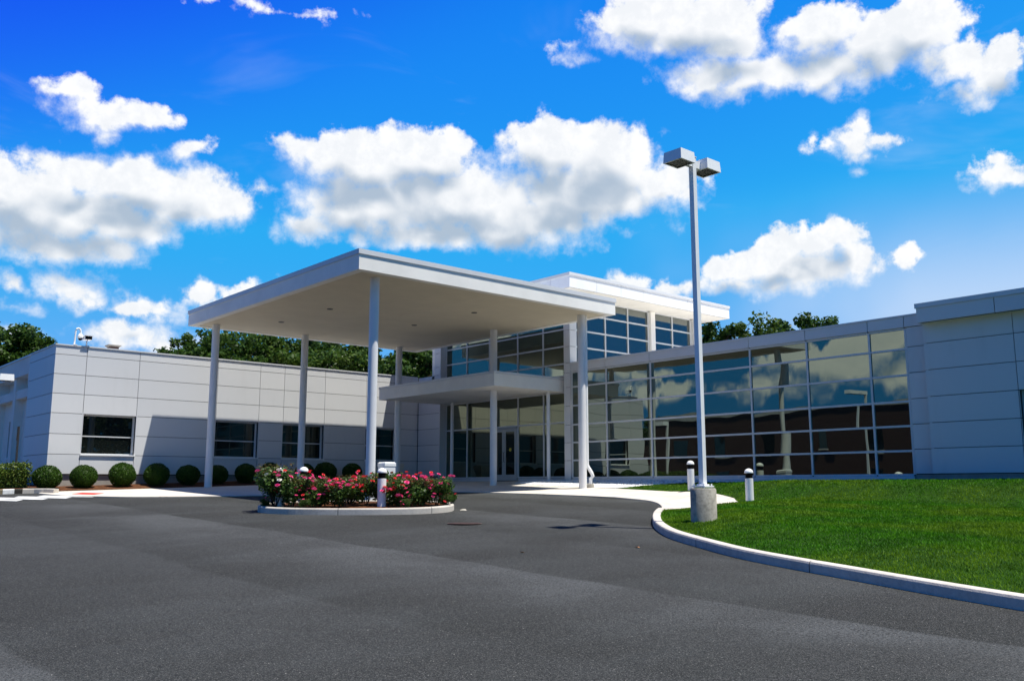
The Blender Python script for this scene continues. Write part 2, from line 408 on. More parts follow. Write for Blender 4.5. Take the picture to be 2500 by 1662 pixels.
def leafy(name, a, c, trans=0.35, rough=0.45, patch=None):
    m, k, b = material(name)
    g = k.n('ShaderNodeNewGeometry')
    rnd = g.outputs['Random Per Island']
    col = k.mix(rnd, a, c)
    if patch:
        n = k.noise(g.outputs['Position'], patch[0], 3, 0.5)
        col = k.mix(k.smooth(n.outputs['Fac'], 0.4, 0.62), col, patch[1])
        n2 = k.noise(g.outputs['Position'], patch[0] * 4.5, 3, 0.6)
        col = k.mix(k.smooth(n2.outputs['Fac'], 0.42, 0.68, 0.0, 0.6), col, (0.020, 0.080, 0.003))
    k.link(col, b.inputs['Base Color'])
    b.inputs['Roughness'].default_value = rough; b.inputs['Specular IOR Level'].default_value = 0.18
    tr = k.n('ShaderNodeBsdfTranslucent'); k.link(col, tr.inputs['Color'])
    mx = k.n('ShaderNodeMixShader'); mx.inputs[0].default_value = trans
    k.link(b.outputs[0], mx.inputs[1]); k.link(tr.outputs[0], mx.inputs[2])
    out = [q for q in m.node_tree.nodes if q.type == 'OUTPUT_MATERIAL'][0]
    k.link(mx.outputs[0], out.inputs['Surface'])
    return m
M['grass'] = leafy('grass_blade', (0.026, 0.150, 0.002), (0.100, 0.290, 0.005), 0.38, 0.6, (0.45, (0.140, 0.260, 0.007)))
M['tree_leaf'] = leafy('tree_leaf', (0.020, 0.055, 0.008), (0.060, 0.115, 0.016), 0.3)
M['tree_leaf_light'] = leafy('tree_leaf_light', (0.030, 0.075, 0.010), (0.095, 0.150, 0.022), 0.35)
M['box_leaf'] = leafy('boxwood_leaf', (0.016, 0.048, 0.004), (0.048, 0.105, 0.008), 0.2)
M['hedge_leaf'] = leafy('hedge_leaf', (0.030, 0.075, 0.008), (0.120, 0.155, 0.020), 0.25)
M['rose_leaf'] = leafy('rose_leaf', (0.014, 0.046, 0.009), (0.095, 0.165, 0.030), 0.3, 0.4)
M['rose_tip'] = leafy('rose_young_leaf', (0.090, 0.045, 0.020), (0.10, 0.12, 0.03), 0.25)
M['bark'] = simple('bark', (0.075, 0.055, 0.042), 0.9, 0.1, 0.3, 8, 0.6, 20)
M['bark_pale'] = simple('pale_bark', (0.16, 0.135, 0.11), 0.9, 0.1, 0.3, 8, 0.6, 20)
M['pink'] = leafy('pink_petal', (0.86, 0.045, 0.20), (0.95, 0.17, 0.44), 0.25, 0.5)
M['red_petal'] = leafy('red_petal', (0.80, 0.03, 0.06), (0.90, 0.09, 0.09), 0.2, 0.5)
M['white_petal'] = leafy('white_petal', (0.8, 0.78, 0.7), (0.85, 0.85, 0.8), 0.2, 0.5)

def glass(name, tint, fac0, fac1, wav=0.35, wscale=0.55, inner=(0.006, 0.008, 0.007)):
    """reflective solar pane: dark body under a tinted mirror coat that is stronger at grazing angles, slightly wavy"""
    m, k, b = material(name)
    p = pos(k)
    b.inputs['Base Color'].default_value = inner + (1,)
    b.inputs['Roughness'].default_value = 0.3; b.inputs['Specular IOR Level'].default_value = 0.1
    gl = k.n('ShaderNodeBsdfGlossy'); gl.inputs['Roughness'].default_value = 0.0
    gl.inputs['Color'].default_value = tint + (1,)
    oi = k.n('ShaderNodeObjectInfo')
    sh = k.v('ADD', p, k.v('MULTIPLY', k.comb(oi.outputs['Random'], oi.outputs['Random'], oi.outputs['Random']), (37, 11, 23)))
    n = k.noise(k.v('MULTIPLY', sh, (1, 1, 0.45)), wscale, 1.0, 0.4)
    bp = k.n('ShaderNodeBump'); bp.inputs['Strength'].default_value = wav; bp.inputs['Distance'].default_value = 0.02
    k.link(n.outputs['Fac'], bp.inputs['Height']); k.link(bp.outputs[0], gl.inputs['Normal'])
    lw = k.n('ShaderNodeLayerWeight'); lw.inputs['Blend'].default_value = 0.35
    mx = k.n('ShaderNodeMixShader')
    k.link(k.smooth(lw.outputs['Facing'], 0.2, 1.0, fac0, fac1), mx.inputs[0])
    k.link(b.outputs[0], mx.inputs[1]); k.link(gl.outputs[0], mx.inputs[2])
    out = [q for q in m.node_tree.nodes if q.type == 'OUTPUT_MATERIAL'][0]
    k.link(mx.outputs[0], out.inputs['Surface'])
    return m
M['glass'] = glass('curtain_wall_glass', (0.44, 0.51, 0.42), 0.42, 0.80, 0.85, 0.62)
M['glass_blue'] = glass('upper_glass', (0.48, 0.52, 0.50), 0.40, 0.8, 0.5)
M['glass_flat'] = glass('entrance_glass', (0.46, 0.50, 0.36), 0.40, 0.75, 0.12)
M['glass_dark'] = glass('window_glass', (0.45, 0.50, 0.42), 0.14, 0.5, 0.2)

def brick():
    m, k, b = material('brick')
    p = pos(k); s = k.sep(p)
    br = k.n('ShaderNodeTexBrick')
    k.link(k.comb(k.m('ADD', s[0], s[1]), s[2]), br.inputs['Vector'])
    br.inputs['Scale'].default_value = 4.5
    br.inputs['Color1'].default_value = (0.060, 0.020, 0.010, 1); br.inputs['Color2'].default_value = (0.042, 0.014, 0.008, 1)
    br.inputs['Mortar'].default_value = (0.055, 0.042, 0.032, 1); br.inputs['Mortar Size'].default_value = 0.012
    k.link(br.outputs['Color'], b.inputs['Base Color']); b.inputs['Roughness'].default_value = 0.9
    return m
M['brick'] = brick()

# ---------------------------------------------------------------- terrain height
FX, FY = math.cos(R_(48.86)), math.sin(R_(48.86))
def gz(x, y):
    """height of the drive: rises gently towards the entrance"""
    x = np.asarray(x, float); y = np.asarray(y, float)
    D = np.clip(x * FX + y * FY, 8.0, 37.0)
    z = -0.66 + 0.045 * (D - 21.5)
    t = np.clip((x - 21.5) / 3.0, 0, 1) ** 2
    q = np.clip((x - 20.6) / 2.7, 0, 1); q = q * q * (3 - 2 * q)
    k = np.clip((18.5 - y) / 3.5, 0, 1); t = t * (1 - k) + q * k     # the lawn levels off before the wall
    return z * (1 - t) + (0.13 - 0.15 * k) * t
def gz1(x, y): return float(gz(x, y))

def axis(lo, hi, a, b, step):
    core = list(np.arange(a, b + 1e-6, step))
    left = list(a - np.geomspace(1, a - lo + 1, 14)[1:] + 1)[::-1]
    right = list(b + np.geomspace(1, hi - b + 1, 14)[1:] - 1)
    return np.array(left + core + right)
def grid_obj(name, xs, ys, zf, mat):
    X, Y = np.meshgrid(xs, ys); Z = zf(X, Y)
    V = np.stack([X, Y, Z], -1).reshape(-1, 3)
    nx = len(xs); F = []
    for j in range(len(ys) - 1):
        for i in range(nx - 1):
            a = j * nx + i; F.append((a, a + 1, a + nx + 1, a + nx))
    me = bpy.data.meshes.new(name); me.from_pydata(V.tolist(), [], F); me.materials.append(mat)
    me.polygons.foreach_set('use_smooth', [True] * len(F)); me.update()
    o = bpy.data.objects.new(name, me); C.objects.link(o); return o
tag(grid_obj('ground', axis(-900, 900, -10, 40, 0.5), axis(-900, 900, -10, 45, 0.5), gz, M['asphalt']), 'dark grey asphalt drive and parking ground', kind='structure')

# ---- flat polygons that follow the terrain
def in_poly(px, py, poly):
    px = np.asarray(px); py = np.asarray(py); c = np.zeros(px.shape, bool)
    n = len(poly)
    for i in range(n):
        x0, y0 = poly[i]; x1, y1 = poly[(i + 1) % n]
        if y0 == y1: continue
        k = ((y0 > py) != (y1 > py)) & (px < (x1 - x0) * (py - y0) / (y1 - y0) + x0)
        c ^= k
    return c
def seg_dist(px, py, line):
    d = np.full(np.shape(px), 1e9)
    for (x0, y0), (x1, y1) in zip(line[:-1], line[1:]):
        dx, dy = x1 - x0, y1 - y0
        t = np.clip(((px - x0) * dx + (py - y0) * dy) / (dx * dx + dy * dy + 1e-12), 0, 1)
        d = np.minimum(d, np.hypot(px - x0 - t * dx, py - y0 - t * dy))
    return d
def spline(pts, per=8):
    """Catmull-Rom through the points"""
    P = [np.array(p, float) for p in pts]; P = [2 * P[0] - P[1]] + P + [2 * P[-1] - P[-2]]
    out = []
    for i in range(1, len(P) - 2):
        p0, p1, p2, p3 = P[i - 1:i + 3]
        for k in range(per):
            t = k / per
            out.append(0.5 * (2 * p1 + (p2 - p0) * t + (2 * p0 - 5 * p1 + 4 * p2 - p3) * t * t + (3 * p1 - p0 - 3 * p2 + p3) * t ** 3))
    out.append(P[-2]); return [tuple(p) for p in out]
import bmesh
from mathutils.geometry import delaunay_2d_cdt
def slab(name, poly, off, mat, zf=None, cell=0.6, skirt=0.15, parent=None):
    """polygon filled, cut into a grid so that it follows the terrain, with a skirt downwards"""
    bm = bmesh.new()
    n = len(poly)
    vo_, _, fo_, _, _, _ = delaunay_2d_cdt([Vector((p[0], p[1])) for p in poly], [(i, (i + 1) % n) for i in range(n)], [], 1, 1e-5)
    vs = [bm.verts.new((p[0], p[1], 0)) for p in vo_]
    for f in fo_:
        if in_poly(*[np.array([sum(vo_[i][a] for i in f) / len(f)]) for a in (0, 1)], poly)[0]: bm.faces.new([vs[i] for i in f])
    xs = [p[0] for p in poly]; ys = [p[1] for p in poly]
    for ax, lo, hi in ((0, min(xs), max(xs)), (1, min(ys), max(ys))):
        q = lo + cell
        while q < hi:
            co = (q, 0, 0) if ax == 0 else (0, q, 0); no = (1, 0, 0) if ax == 0 else (0, 1, 0)
            bmesh.ops.bisect_plane(bm, geom=bm.verts[:] + bm.edges[:] + bm.faces[:], plane_co=co, plane_no=no)
            q += cell
    bmesh.ops.recalc_face_normals(bm, faces=bm.faces[:])
    if sum(f.normal.z for f in bm.faces) < 0: bmesh.ops.reverse_faces(bm, faces=bm.faces[:])
    for v in bm.verts: v.co.z = (zf(v.co.x, v.co.y) if zf else gz1(v.co.x, v.co.y)) + off
    ed = [e for e in bm.edges if len(e.link_faces) == 1]
    r = bmesh.ops.extrude_edge_only(bm, edges=ed)
    for v in [g for g in r['geom'] if isinstance(g, bmesh.types.BMVert)]: v.co.z -= skirt
    bmesh.ops.recalc_face_normals(bm, faces=bm.faces[:])
    me = bpy.data.meshes.new(name); bm.to_mesh(me); bm.free(); me.materials.append(mat)
    o = bpy.data.objects.new(name, me); C.objects.link(o)
    if parent: o.parent = parent
    return o

WALK_OUT = spline([(7.95, 32.5), (8.30, 30.5), (9.05, 29.18), (9.8, 28.3), (11.64, 27.2), (12.92, 26.66), (15.55, 25.9), (18.2, 25.2), (19.6, 22.6), (20.5, 18.84), (19.9, 16.9), (18.57, 15.37), (17.01, 14.12)], 5)
PAD = [(17.3, 14.02), (19.2, 14.0), (19.99, 13.73), (21.4, 15.1), (22.2, 16.6), (22.85, 18.47), (23.0, 20.9)]
GRAV_L = [(23.02, 22.3), (23.05, 24.2), (23.4, 26.7)]
walk_poly = WALK_OUT + PAD + GRAV_L + [(24.56, 26.75), (24.85, 27.0), (24.85, 33.2), (24.5, 33.25), (24.5, 33.14), (13.9, 33.14), (11.8, 33.22), (9.6, 33.3), (8.3, 33.35)]
tag(slab('pavement', walk_poly, 0.022, M['walk']), 'pale concrete pavement round the entrance', kind='structure')
joint_mb = MB()
bed_poly = [(2.5, 33.5), (8.3, 33.38), (9.6, 33.33), (11.8, 33.25), (13.9, 33.16), (24.45, 33.16), (24.45, 34.95), (2.5, 34.95 + 3.2)]
def bedz(x, y): return gz1(x, y) + 0.03 + 0.09 * min(1, max(0, (y - 33.2) / 0.9))
tag(slab('planting_bed', bed_poly, 0.0, M['mulch'], bedz), 'brown bark mulch bed along the wall', kind='structure')
grav_poly = [(23.05, 21.0), (23.02, 22.3), (23.05, 24.2), (23.4, 26.7), (24.55, 26.72), (24.55, 11.45), (24.2, 11.45), (24.15, 15.0), (24.0, 18.8), (23.6, 20.2)]
tag(slab('gravel_bed', grav_poly, 0.03, M['gravel']), 'white gravel strip beside the glass wall', kind='structure')

# kerb line of the lawn (outer foot), from the pavement round to the right and on past the frame
KERB = [(17.01, 14.12), (16.1, 13.5), (15.08, 12.72), (13.92, 11.72), (12.95, 10.72), (12.31, 9.9), (11.6, 8.72), (11.08, 7.75), (10.70, 6.74), (10.42, 5.85), (10.15, 5.0), (9.97, 4.4), (9.85, 3.94), (9.72, 3.4), (9.58, 2.6), (9.5, 1.5), (9.55, 0), (9.9, -2), (10.8, -4.5), (12.5, -7)]
KERB_S = spline(KERB, 6)
def offset_line(line, d):
    out = []
    for i, p in enumerate(line):
        a = np.array(line[max(i - 1, 0)]); b = np.array(line[min(i + 1, len(line) - 1)])
        t = (b - a) / (np.linalg.norm(b - a) + 1e-9)
        out.append((p[0] - t[1] * d, p[1] + t[0] * d))
    return out
KERB_IN = offset_line(KERB_S, 0.17)
lawn_poly = KERB_IN[2:] + [(24.2, -8), (24.2, 11.4), (24.15, 15.0), (24.0, 18.8), (23.6, 20.2), (23.05, 20.95)] + PAD[::-1][1:-1] + [(17.35, 14.02)]
def lawnz_np(x, y):
    d = seg_dist(x, y, KERB_IN)
    dp = seg_dist(x, y, PAD)
    rise = np.clip(np.minimum(d, dp) / 2.0, 0, 1)
    k = np.clip(dp / 1.2, 0, 1)                      # level with the pad beside it
    far = np.clip((24.2 - x) / 3.0, 0, 1)
    return gz(x, y) + (0.035 + 0.085 * k + 0.17 * rise * rise * (3 - 2 * rise)) * (0.25 + 0.75 * far)
def lawnz(x, y): return float(lawnz_np(np.array([x]), np.array([y]))[0])
tag(slab('lawn', lawn_poly, 0.0, M['turf'], lawnz, 0.4), 'green lawn in front of the glass wing', kind='structure')

# grass blades: nobody could count them
def blades():
    N = 650000
    x = rng.uniform(9.5, 24.2, N); y = rng.uniform(-1.0, 21, N)
    D = x * FX + y * FY; u = x * FY - y * FX
    keep = in_poly(x, y, lawn_poly) & (u < D * 0.62 + 1.0)
    keep &= rng.random(N) < np.clip(1.35 - D / 24, 0.35, 1)
    x, y, D = x[keep], y[keep], D[keep]
    z = lawnz_np(x, y)
    n = len(x); a = rng.uniform(0, 2 * math.pi, n)
    h = rng.uniform(0.018, 0.046, n) * (0.9 + 0.2 * np.sin(x * 1.7 + 1.3 * np.sin(y * 1.1)) ** 2)
    wd = rng.uniform(0.004, 0.007, n) * np.clip(D / 9, 1, 2.6)
    lean = rng.uniform(0.1, 0.9, n) * h; la = rng.uniform(0, 2 * math.pi, n)
    b = np.stack([x, y, z - 0.004], -1)
    s = np.stack([np.cos(a) * wd, np.sin(a) * wd, 0 * wd], -1)
    t = b + np.stack([np.cos(la) * lean, np.sin(la) * lean, h], -1)
    V = np.stack([b - s, b + s, t], 1).reshape(-1, 3)
    return np_mesh('grass', V, 3, M['grass'])
tag(blades(), 'short green grass growing on the lawn', 'grass', kind='stuff')

# white stones of the gravel strip
def stones():
    N = 9000
    x = rng.uniform(22.9, 24.55, N); y = rng.uniform(11.45, 26.7, N)
    k = in_poly(x, y, grav_poly); x, y = x[k], y[k]; n = len(x)
    z = gz(x, y) + 0.03
    r = rng.uniform(0.018, 0.042, n)
    base = np.array([[1, 0, 0], [0, 1, 0], [-1, 0, 0], [0, -1, 0], [0, 0, .7], [0, 0, -.7]])
    tri = [(0, 1, 4), (1, 2, 4), (2, 3, 4), (3, 0, 4)]
    pts = base[None] * (r[:, None, None]) * rng.uniform(0.7, 1.25, (n, 6, 3))
    ang = rng.uniform(0, 6.28, n); ca, sa = np.cos(ang)[:, None], np.sin(ang)[:, None]
    px = pts[..., 0] * ca - pts[..., 1] * sa + x[:, None]; py = pts[..., 0] * sa + pts[..., 1] * ca + y[:, None]
    pz = pts[..., 2] + z[:, None]
    P3 = np.stack([px, py, pz], -1)
    V = np.concatenate([P3[:, t, :] for t in tri], 1).reshape(-1, 3)
    return np_mesh('gravel_stones', V, 3, M['stone'])
tag(stones(), 'loose white stones of the gravel strip', 'gravel', kind='stuff')

# ---- kerbs
def kerb_strip(mb, line, w, h, zf, r=0.03, mi=0, taper=0):
    """kerb swept along its outer foot line; rounded top edges"""
    prof = [(0, -0.2), (0.0, h - r), (r * 0.3, h - r * 0.3), (r, h), (w - r * 0.6, h), (w, h - r * 0.6), (w, -0.2)]
    rings = []
    for i, p in enumerate(line):
        a = np.array(line[max(i - 1, 0)]); b = np.array(line[min(i + 1, len(line) - 1)])
        t = (b - a) / (np.linalg.norm(b - a) + 1e-9); nrm = np.array([-t[1], t[0]])
        f = 1.0
        if taper: f = min(1.0, 0.12 + i / taper)
        rings.append([(p[0] + nrm[0] * o, p[1] + nrm[1] * o, zf(p[0], p[1]) + (q * f if q > 0 else q)) for o, q in prof])
    n = len(prof); vs = [p for rr in rings for p in rr]; fs = []
    for i in range(len(line) - 1):
        for k in range(n - 1):
            fs.append((i * n + k, (i + 1) * n + k, (i + 1) * n + k + 1, i * n + k + 1))
    fs.append(tuple(range(n))); fs.append(tuple((len(line) - 1) * n + n - 1 - k for k in range(n)))
    mb.add(vs, fs, mi, False)
kb = MB()
# separate lengths with a narrow joint
def cut(line, lengths, gap=0.018):
    """split a polyline at running lengths"""
    L = [0]
    for a, b in zip(line[:-1], line[1:]): L.append(L[-1] + math.dist(a, b))
    def at(s):
        s = min(max(s, 0), L[-1])
        for i in range(len(L) - 1):
            if L[i + 1] >= s:
                t = (s - L[i]) / (L[i + 1] - L[i] + 1e-9)
                return (line[i][0] + (line[i + 1][0] - line[i][0]) * t, line[i][1] + (line[i + 1][1] - line[i][1]) * t)
    cuts = [0] + [c for c in lengths if c < L[-1]] + [L[-1]]
    return [[at(a + gap / 2)] + [line[i] for i in range(len(L)) if a + gap < L[i] < b - gap] + [at(b - gap / 2)] for a, b in zip(cuts[:-1], cuts[1:])]
for i, piece in enumerate(cut(KERB_S, [1.0, 5.1, 7.3, 10.3, 13.4, 16.5, 19.6])):
    kerb_strip(kb, piece, 0.17, 0.145, gz1, 0.035, 0, 3 if i == 0 else 0)
    if i: kerb_strip(kb, [prev, piece[0]], 0.165, 0.137, gz1, 0.035, 1)
    prev = piece[-1]
tag(kb.build('kerb', [M['kerb'], M['joint']]), 'pale concrete kerb curving round the lawn', kind='structure')
# flush edging strip where the pavement meets the drive on the right
eb = MB()
line = spline([(20.5, 18.84), (19.9, 16.9), (18.57, 15.37), (17.05, 14.15)], 6)
kerb_strip(eb, line, 0.30, 0.034, gz1, 0.02)
tag(eb.build('edging_strip', M['kerb']), 'flush concrete edging of the pavement', kind='structure')

# painted kerb at the far left and the crossing hatching
lk = MB()
for (x0, x1, mi) in ((2.0, 7.02, 1), (7.02, 7.36, 2), (7.36, 7.6, 3)):
    kerb_strip(lk, [(x0 + 0.003, 33.02 - 0.0 * x0), ((x0 + x1) / 2, 33.02), (x1 - 0.003, 33.02)], 0.2, 0.16, gz1, 0.03, mi)
kerb_strip(lk, [(8.35, 32.3), (8.15, 32.7), (7.92, 32.93), (7.6, 33.02)][::-1], 0.2, 0.16, gz1, 0.03, 0)
tag(lk.build('painted_kerb', [M['kerb'], M['kerb_yellow'], M['stripe'], M['kerb_black']]), 'kerb with worn black and white paint at the far left', kind='structure')

# hatching bars, red tactile pad
hb = [[(7.83, 31.35), (8.98, 29.86), (8.72, 29.45), (7.55, 31.0)], [(7.1, 31.3), (8.21, 29.75), (7.92, 29.3), (6.9, 30.9)], [(6.5, 31.1), (7.5, 29.55), (7.22, 29.1), (6.2, 30.7)], [(5.9, 30.9), (6.78, 29.35), (6.5, 28.85), (5.6, 30.4)]]
hl = ['white hatching bar nearest the red tactile pad', 'second white hatching bar from the red tactile pad', 'third white hatching bar from the red tactile pad', 'white hatching bar farthest from the red tactile pad, cut by the photo edge']
for poly, lab in zip(hb, hl):
    tag(slab('road_marking', poly, 0.006, M['stripe'], None, 0.5, 0.004), lab, 'road marking', 'white hatching bars by the ramp')
tag(slab('tactile_pad', [(8.62, 31.2), (9.1, 31.85), (9.5, 30.95), (9.05, 30.4)], 0.032, M['red'], None, 0.4, 0.01), 'red tactile warning pad set in the pavement ramp', 'tactile pad')

# ---------------------------------------------------------------- the building
XG, XD, YL = 24.6, 24.95, 34.91
bld = tag(empty('office_building', (24.6, 30, 0)), 'low white panelled office building with tall mirrored glass walls', 'building')
def bpart(mb, name, mats, parent=bld, sharp=35):
    off = Vector((0, 0, 0)); o = parent
    while o is not None: off += o.location; o = o.parent
    mb.v = [(p[0] - off.x, p[1] - off.y, p[2] - off.z) for p in mb.v]
    return mb.build(name, mats, parent, sharp)

def panel_wall(mb, axis_, plane, out, ulist, zlist, holes=(), gap=0.018, depth=0.05, full_joints=True, ujoint=None, zjoint=None):
    """cladding panels with open joints on a wall plane. axis_ 'x': plane y=plane, u=x; axis_ 'y': plane x=plane, u=y; out=-1/+1 outward side.
       material 0 panels, 1 dark backing"""
    us = sorted(set(list(ulist) + [h[0] for h in holes] + [h[1] for h in holes]))
    zs = sorted(set(list(zlist) + [h[2] for h in holes] + [h[3] for h in holes]))
    uj = set(ulist) if ujoint is None else set(ujoint); zj = set(zlist) if zjoint is None else set(zjoint)
    for a, b in zip(us[:-1], us[1:]):
        for c, d in zip(zs[:-1], zs[1:]):
            um, zm = (a + b) / 2, (c + d) / 2
            if any(h[0] < um < h[1] and h[2] < zm < h[3] for h in holes): continue
            ga = gap / 2 if a in uj and a != us[0] else 0; gb = gap / 2 if b in uj and b != us[-1] else 0
            gc = gap / 2 if c in zj and c != zs[0] else 0; gd = gap / 2 if d in zj and d != zs[-1] else 0
            p0, p1 = plane, plane - out * depth
            q0, q1 = plane - out * (depth - 0.012), plane - out * (depth + 0.1)
            ea = 0.06 if a == us[0] else 0; eb = 0.06 if b == us[-1] else 0
            if axis_ == 'x':
                mb.box(a + ga, b - gb, p0, p1, c + gc, d - gd, 0); mb.box(a + ea, b - eb, q0, q1, c, d, 1)
            else:
                mb.box(p0, p1, a + ga, b - gb, c + gc, d - gd, 0); mb.box(q0, q1, a + ea, b - eb, c, d, 1)

# --- left wing
ZL = [0.39, 1.08, 1.80, 2.54, 3.24, 3.94, 4.65, 4.97]
WIN = [(9.83, 11.70), (14.80, 16.62), (17.72, 19.66), (21.77, 23.45)]
WZ = (1.08, 2.54)
mb = MB()
panel_wall(mb, 'x', YL, -1, [8.73, 9.8, 11.7, 14.8, 16.62, 17.72, 19.66, 21.77, 23.45, 24.6], ZL, [(a, b, WZ[0], WZ[1]) for a, b in WIN])
bpart(mb, 'wall', [M['panel'], M['joint']])
mb = MB(); panel_wall(mb, 'y', 8.73, -1, [34.96, 38.45], ZL); bpart(mb, 'wall', [M['panel'], M['joint']])
mb = MB(); panel_wall(mb, 'y', XG, -1, [33.24, 34.86], ZL)
mb.box(XG + 0.0, XD + 0.3, 33.24, 33.16, 0.0, 7.38, 0)                       # return into the recessed glazing
bpart(mb, 'wall', [M['panel'], M['joint']])
mb = MB()
mb.box(8.80, 24.66, YL + 0.07, YL + 0.25, -0.6, 0.36); mb.box(8.80, 9.0, YL + 0.25, 60, -0.6, 0.36); mb.box(24.66, 24.9, 33.2, YL + 0.05, -0.6, 0.36)
bpart(mb, 'foundation', M['found'])
mb = MB()
mb.box(8.70, 24.57, YL - 0.03, YL + 0.35, 4.975, 5.02); mb.box(8.70, 9.05, YL + 0.352, 38.5, 4.975, 5.02)
bpart(mb, 'coping', M['coping'])
mb = MB(); mb.box(9.06, 24.9, YL + 0.36, 58, 4.6, 4.72); bpart(mb, 'roof', M['roofing'])
for a, b in WIN:
    jm = MB(); dp = 0.24; y0 = YL + 0.05; y1 = YL + dp
    z0, z1 = WZ
    f = bpart(MB(), 'window', M['white']) if False else None
    fm = MB()
    t = 0.05
    fm.box(a + 0.001, a + t, y1 - 0.03, y1 + 0.05, z0 + t, z1 - t); fm.box(b - t, b - 0.001, y1 - 0.03, y1 + 0.05, z0 + t, z1 - t)
    fm.box(a + 0.001, b - 0.001, y1 - 0.03, y1 + 0.05, z1 - t, z1 - 0.001); fm.box(a + 0.001, b - 0.001, y1 - 0.03, y1 + 0.05, z0 + 0.001, z0 + t)
    zm = z0 + (z1 - z0) * 0.46
    fm.box(a + t, b - t, y1 - 0.025, y1 + 0.045, zm - 0.02, zm + 0.02)
    wobj = bpart(fm, 'window', M['alu'])
    rv = MB()                                                                    # reveal lining
    rv.box(a - 0.04, a, y0 - 0.04, y1 + 0.06, z0, z1); rv.box(b, b + 0.04, y0 - 0.04, y1 + 0.06, z0, z1); rv.box(a - 0.04, b + 0.04, y0 - 0.04, y1 + 0.06, z1, z1 + 0.04)
    bpart(rv, 'reveal', M['panel'], wobj)
    gm = MB()
    gm.box(a + t - 0.01, b - t + 0.01, y1 + 0.005, y1 + 0.02, z0 + t - 0.01, z1 - t + 0.01); bpart(gm, 'pane', M['glass_dark'], wobj)
    sm = MB(); sm.box(a - 0.03, b + 0.03, YL - 0.05, y1 - 0.035, z0 - 0.035, z0 + 0.012); bpart(sm, 'sill', M['white'], wobj)

# --- old part of the left wing, further back along its side
mb = MB()
X0 = 9.25
ys = [38.47, 41.2, 44.4, 47.6, 50.8, 54.0, 57.2]
mb.box(8.84, 9.5, 38.47, 58, 4.32, 5.0)                        # fascia beam
mb.box(8.95, 9.5, 38.47, 58, 3.45, 3.80)                       # spandrel beam
for yy in ys: mb.box(8.92, 9.5, yy + 0.02, yy + 0.42, 0.1, 4.32)
mb.box(X0, X0 + 0.2, 38.47, 58, -0.2, 1.12); mb.box(X0, X0 + 0.2, 38.47, 58, 2.66, 3.46); mb.box(X0 + .1, X0 + 0.3, 38.47, 58, 3.79, 4.33)
for yy in ys: mb.box(X0, X0 + 0.2, yy + 0.42, yy + 0.75, 1.12, 2.66); mb.box(X0, X0 + 0.2, yy + 2.2, yy + 3.24, 1.12, 2.66)
bpart(mb, 'wall', M['stucco'])
mb = MB(); mb.box(8.80, 9.55, 38.46, 58.05, 5.003, 5.07); bpart(mb, 'coping', M['coping'])
for yy in ys[:-1]:
    fm = MB(); fm.box(X0 - 0.06, X0 + 0.03, yy + 0.72, yy + 2.23, 1.05, 1.119)
    wobj = bpart(fm, 'window', M['white'])
    gm = MB(); gm.box(X0 + 0.12, X0 + 0.14, yy + 0.75, yy + 2.2, 1.12, 2.66); bpart(gm, 'pane', M['glass_dark'], wobj)
mb = MB(); mb.tube([(8.78, 38.56, 4.95), (8.78, 38.56, 3.9), (8.82, 38.6, 3.7), (8.82, 38.6, 0.0)], 0.05, 12); bpart(mb, 'downspout', M['white'])

# --- curtain walls
def curtain(axis_, plane, out, us, zs, glass_mat, mw=0.058, proud=0.05, sill=None, name='curtain_wall', skip=()):
    """mullion grid as one mesh and every pane a mesh of its own. us/zs are mullion centre lines"""
    fm = MB()
    us = sorted(us); zs = sorted(zs)
    def bx(m, u0, u1, d0, d1, z0, z1):
        p0, p1 = plane + out * d0, plane + out * d1
        if axis_ == 'x': m.box(u0, u1, p0, p1, z0, z1)
        else: m.box(p0, p1, u0, u1, z0, z1)
    def skipped(u, z): return any(a < u < b and c < z < d for a, b, c, d in skip)
    h = mw / 2
    for i, u in enumerate(us):
        for c, d in zip(zs[:-1], zs[1:]):
            le = i > 0 and not skipped((us[i - 1] + u) / 2, (c + d) / 2); ri = i < len(us) - 1 and not skipped((us[i + 1] + u) / 2, (c + d) / 2)
            if le or ri: bx(fm, u - h, u + h, 0, proud, c, d)
    for z in zs:
        for a, b in zip(us[:-1], us[1:]):
            um = (a + b) / 2
            below = z > zs[0] and not skipped(um, z - 0.05); abv = z < zs[-1] and not skipped(um, z + 0.05)
            if below or abv: bx(fm, a + h, b - h, 0.004, proud - 0.006, z - h, z + h)
    fo = bpart(fm, name, M['alu'])
    for a, b in zip(us[:-1], us[1:]):
        for c, d in zip(zs[:-1], zs[1:]):
            if skipped((a + b) / 2, (c + d) / 2): continue
            gm = MB(); bx(gm, a + h - 0.008, b - h + 0.008, 0.012, 0.0, c + h - 0.008, d - h + 0.008)
            bpart(gm, 'pane', glass_mat, fo)
    return fo

# long single-storey glass wing
GY = [24.66, 22.85, 20.71, 18.62, 16.57, 14.55, 12.55, 11.48]
GZ = [0.27, 0.92, 1.60, 2.28, 3.01, 3.74, 4.31]
curtain('y', XG + 0.06, -1, GY, GZ, M['glass'])
mb = MB()
mb.box(XG - 0.015, XG + 0.3, 11.48, 24.66, 0.14, 0.237); mb.box(XG + 0.0, XG + 0.3, 11.48, 24.66, -0.3, 0.136)
bpart(mb, 'foundation', M['alu'])
mb = MB()
panel_wall(mb, 'y', XG - 0.03, -1, [10.85, 11.48, 12.55, 14.55, 16.57, 18.62, 20.71, 22.85, 24.68], [4.345, 4.64], gap=0.02)
bpart(mb, 'parapet', [M['panel'], M['joint']])
mb = MB(); mb.box(XG - 0.05, XG + 0.3, 10.82, 24.70, 4.645, 4.69); bpart(mb, 'coping', M['coping'])
mb = MB(); mb.box(XG + 0.31, 44, -3, 24.68, 4.25, 4.4); bpart(mb, 'roof', M['roofing'])
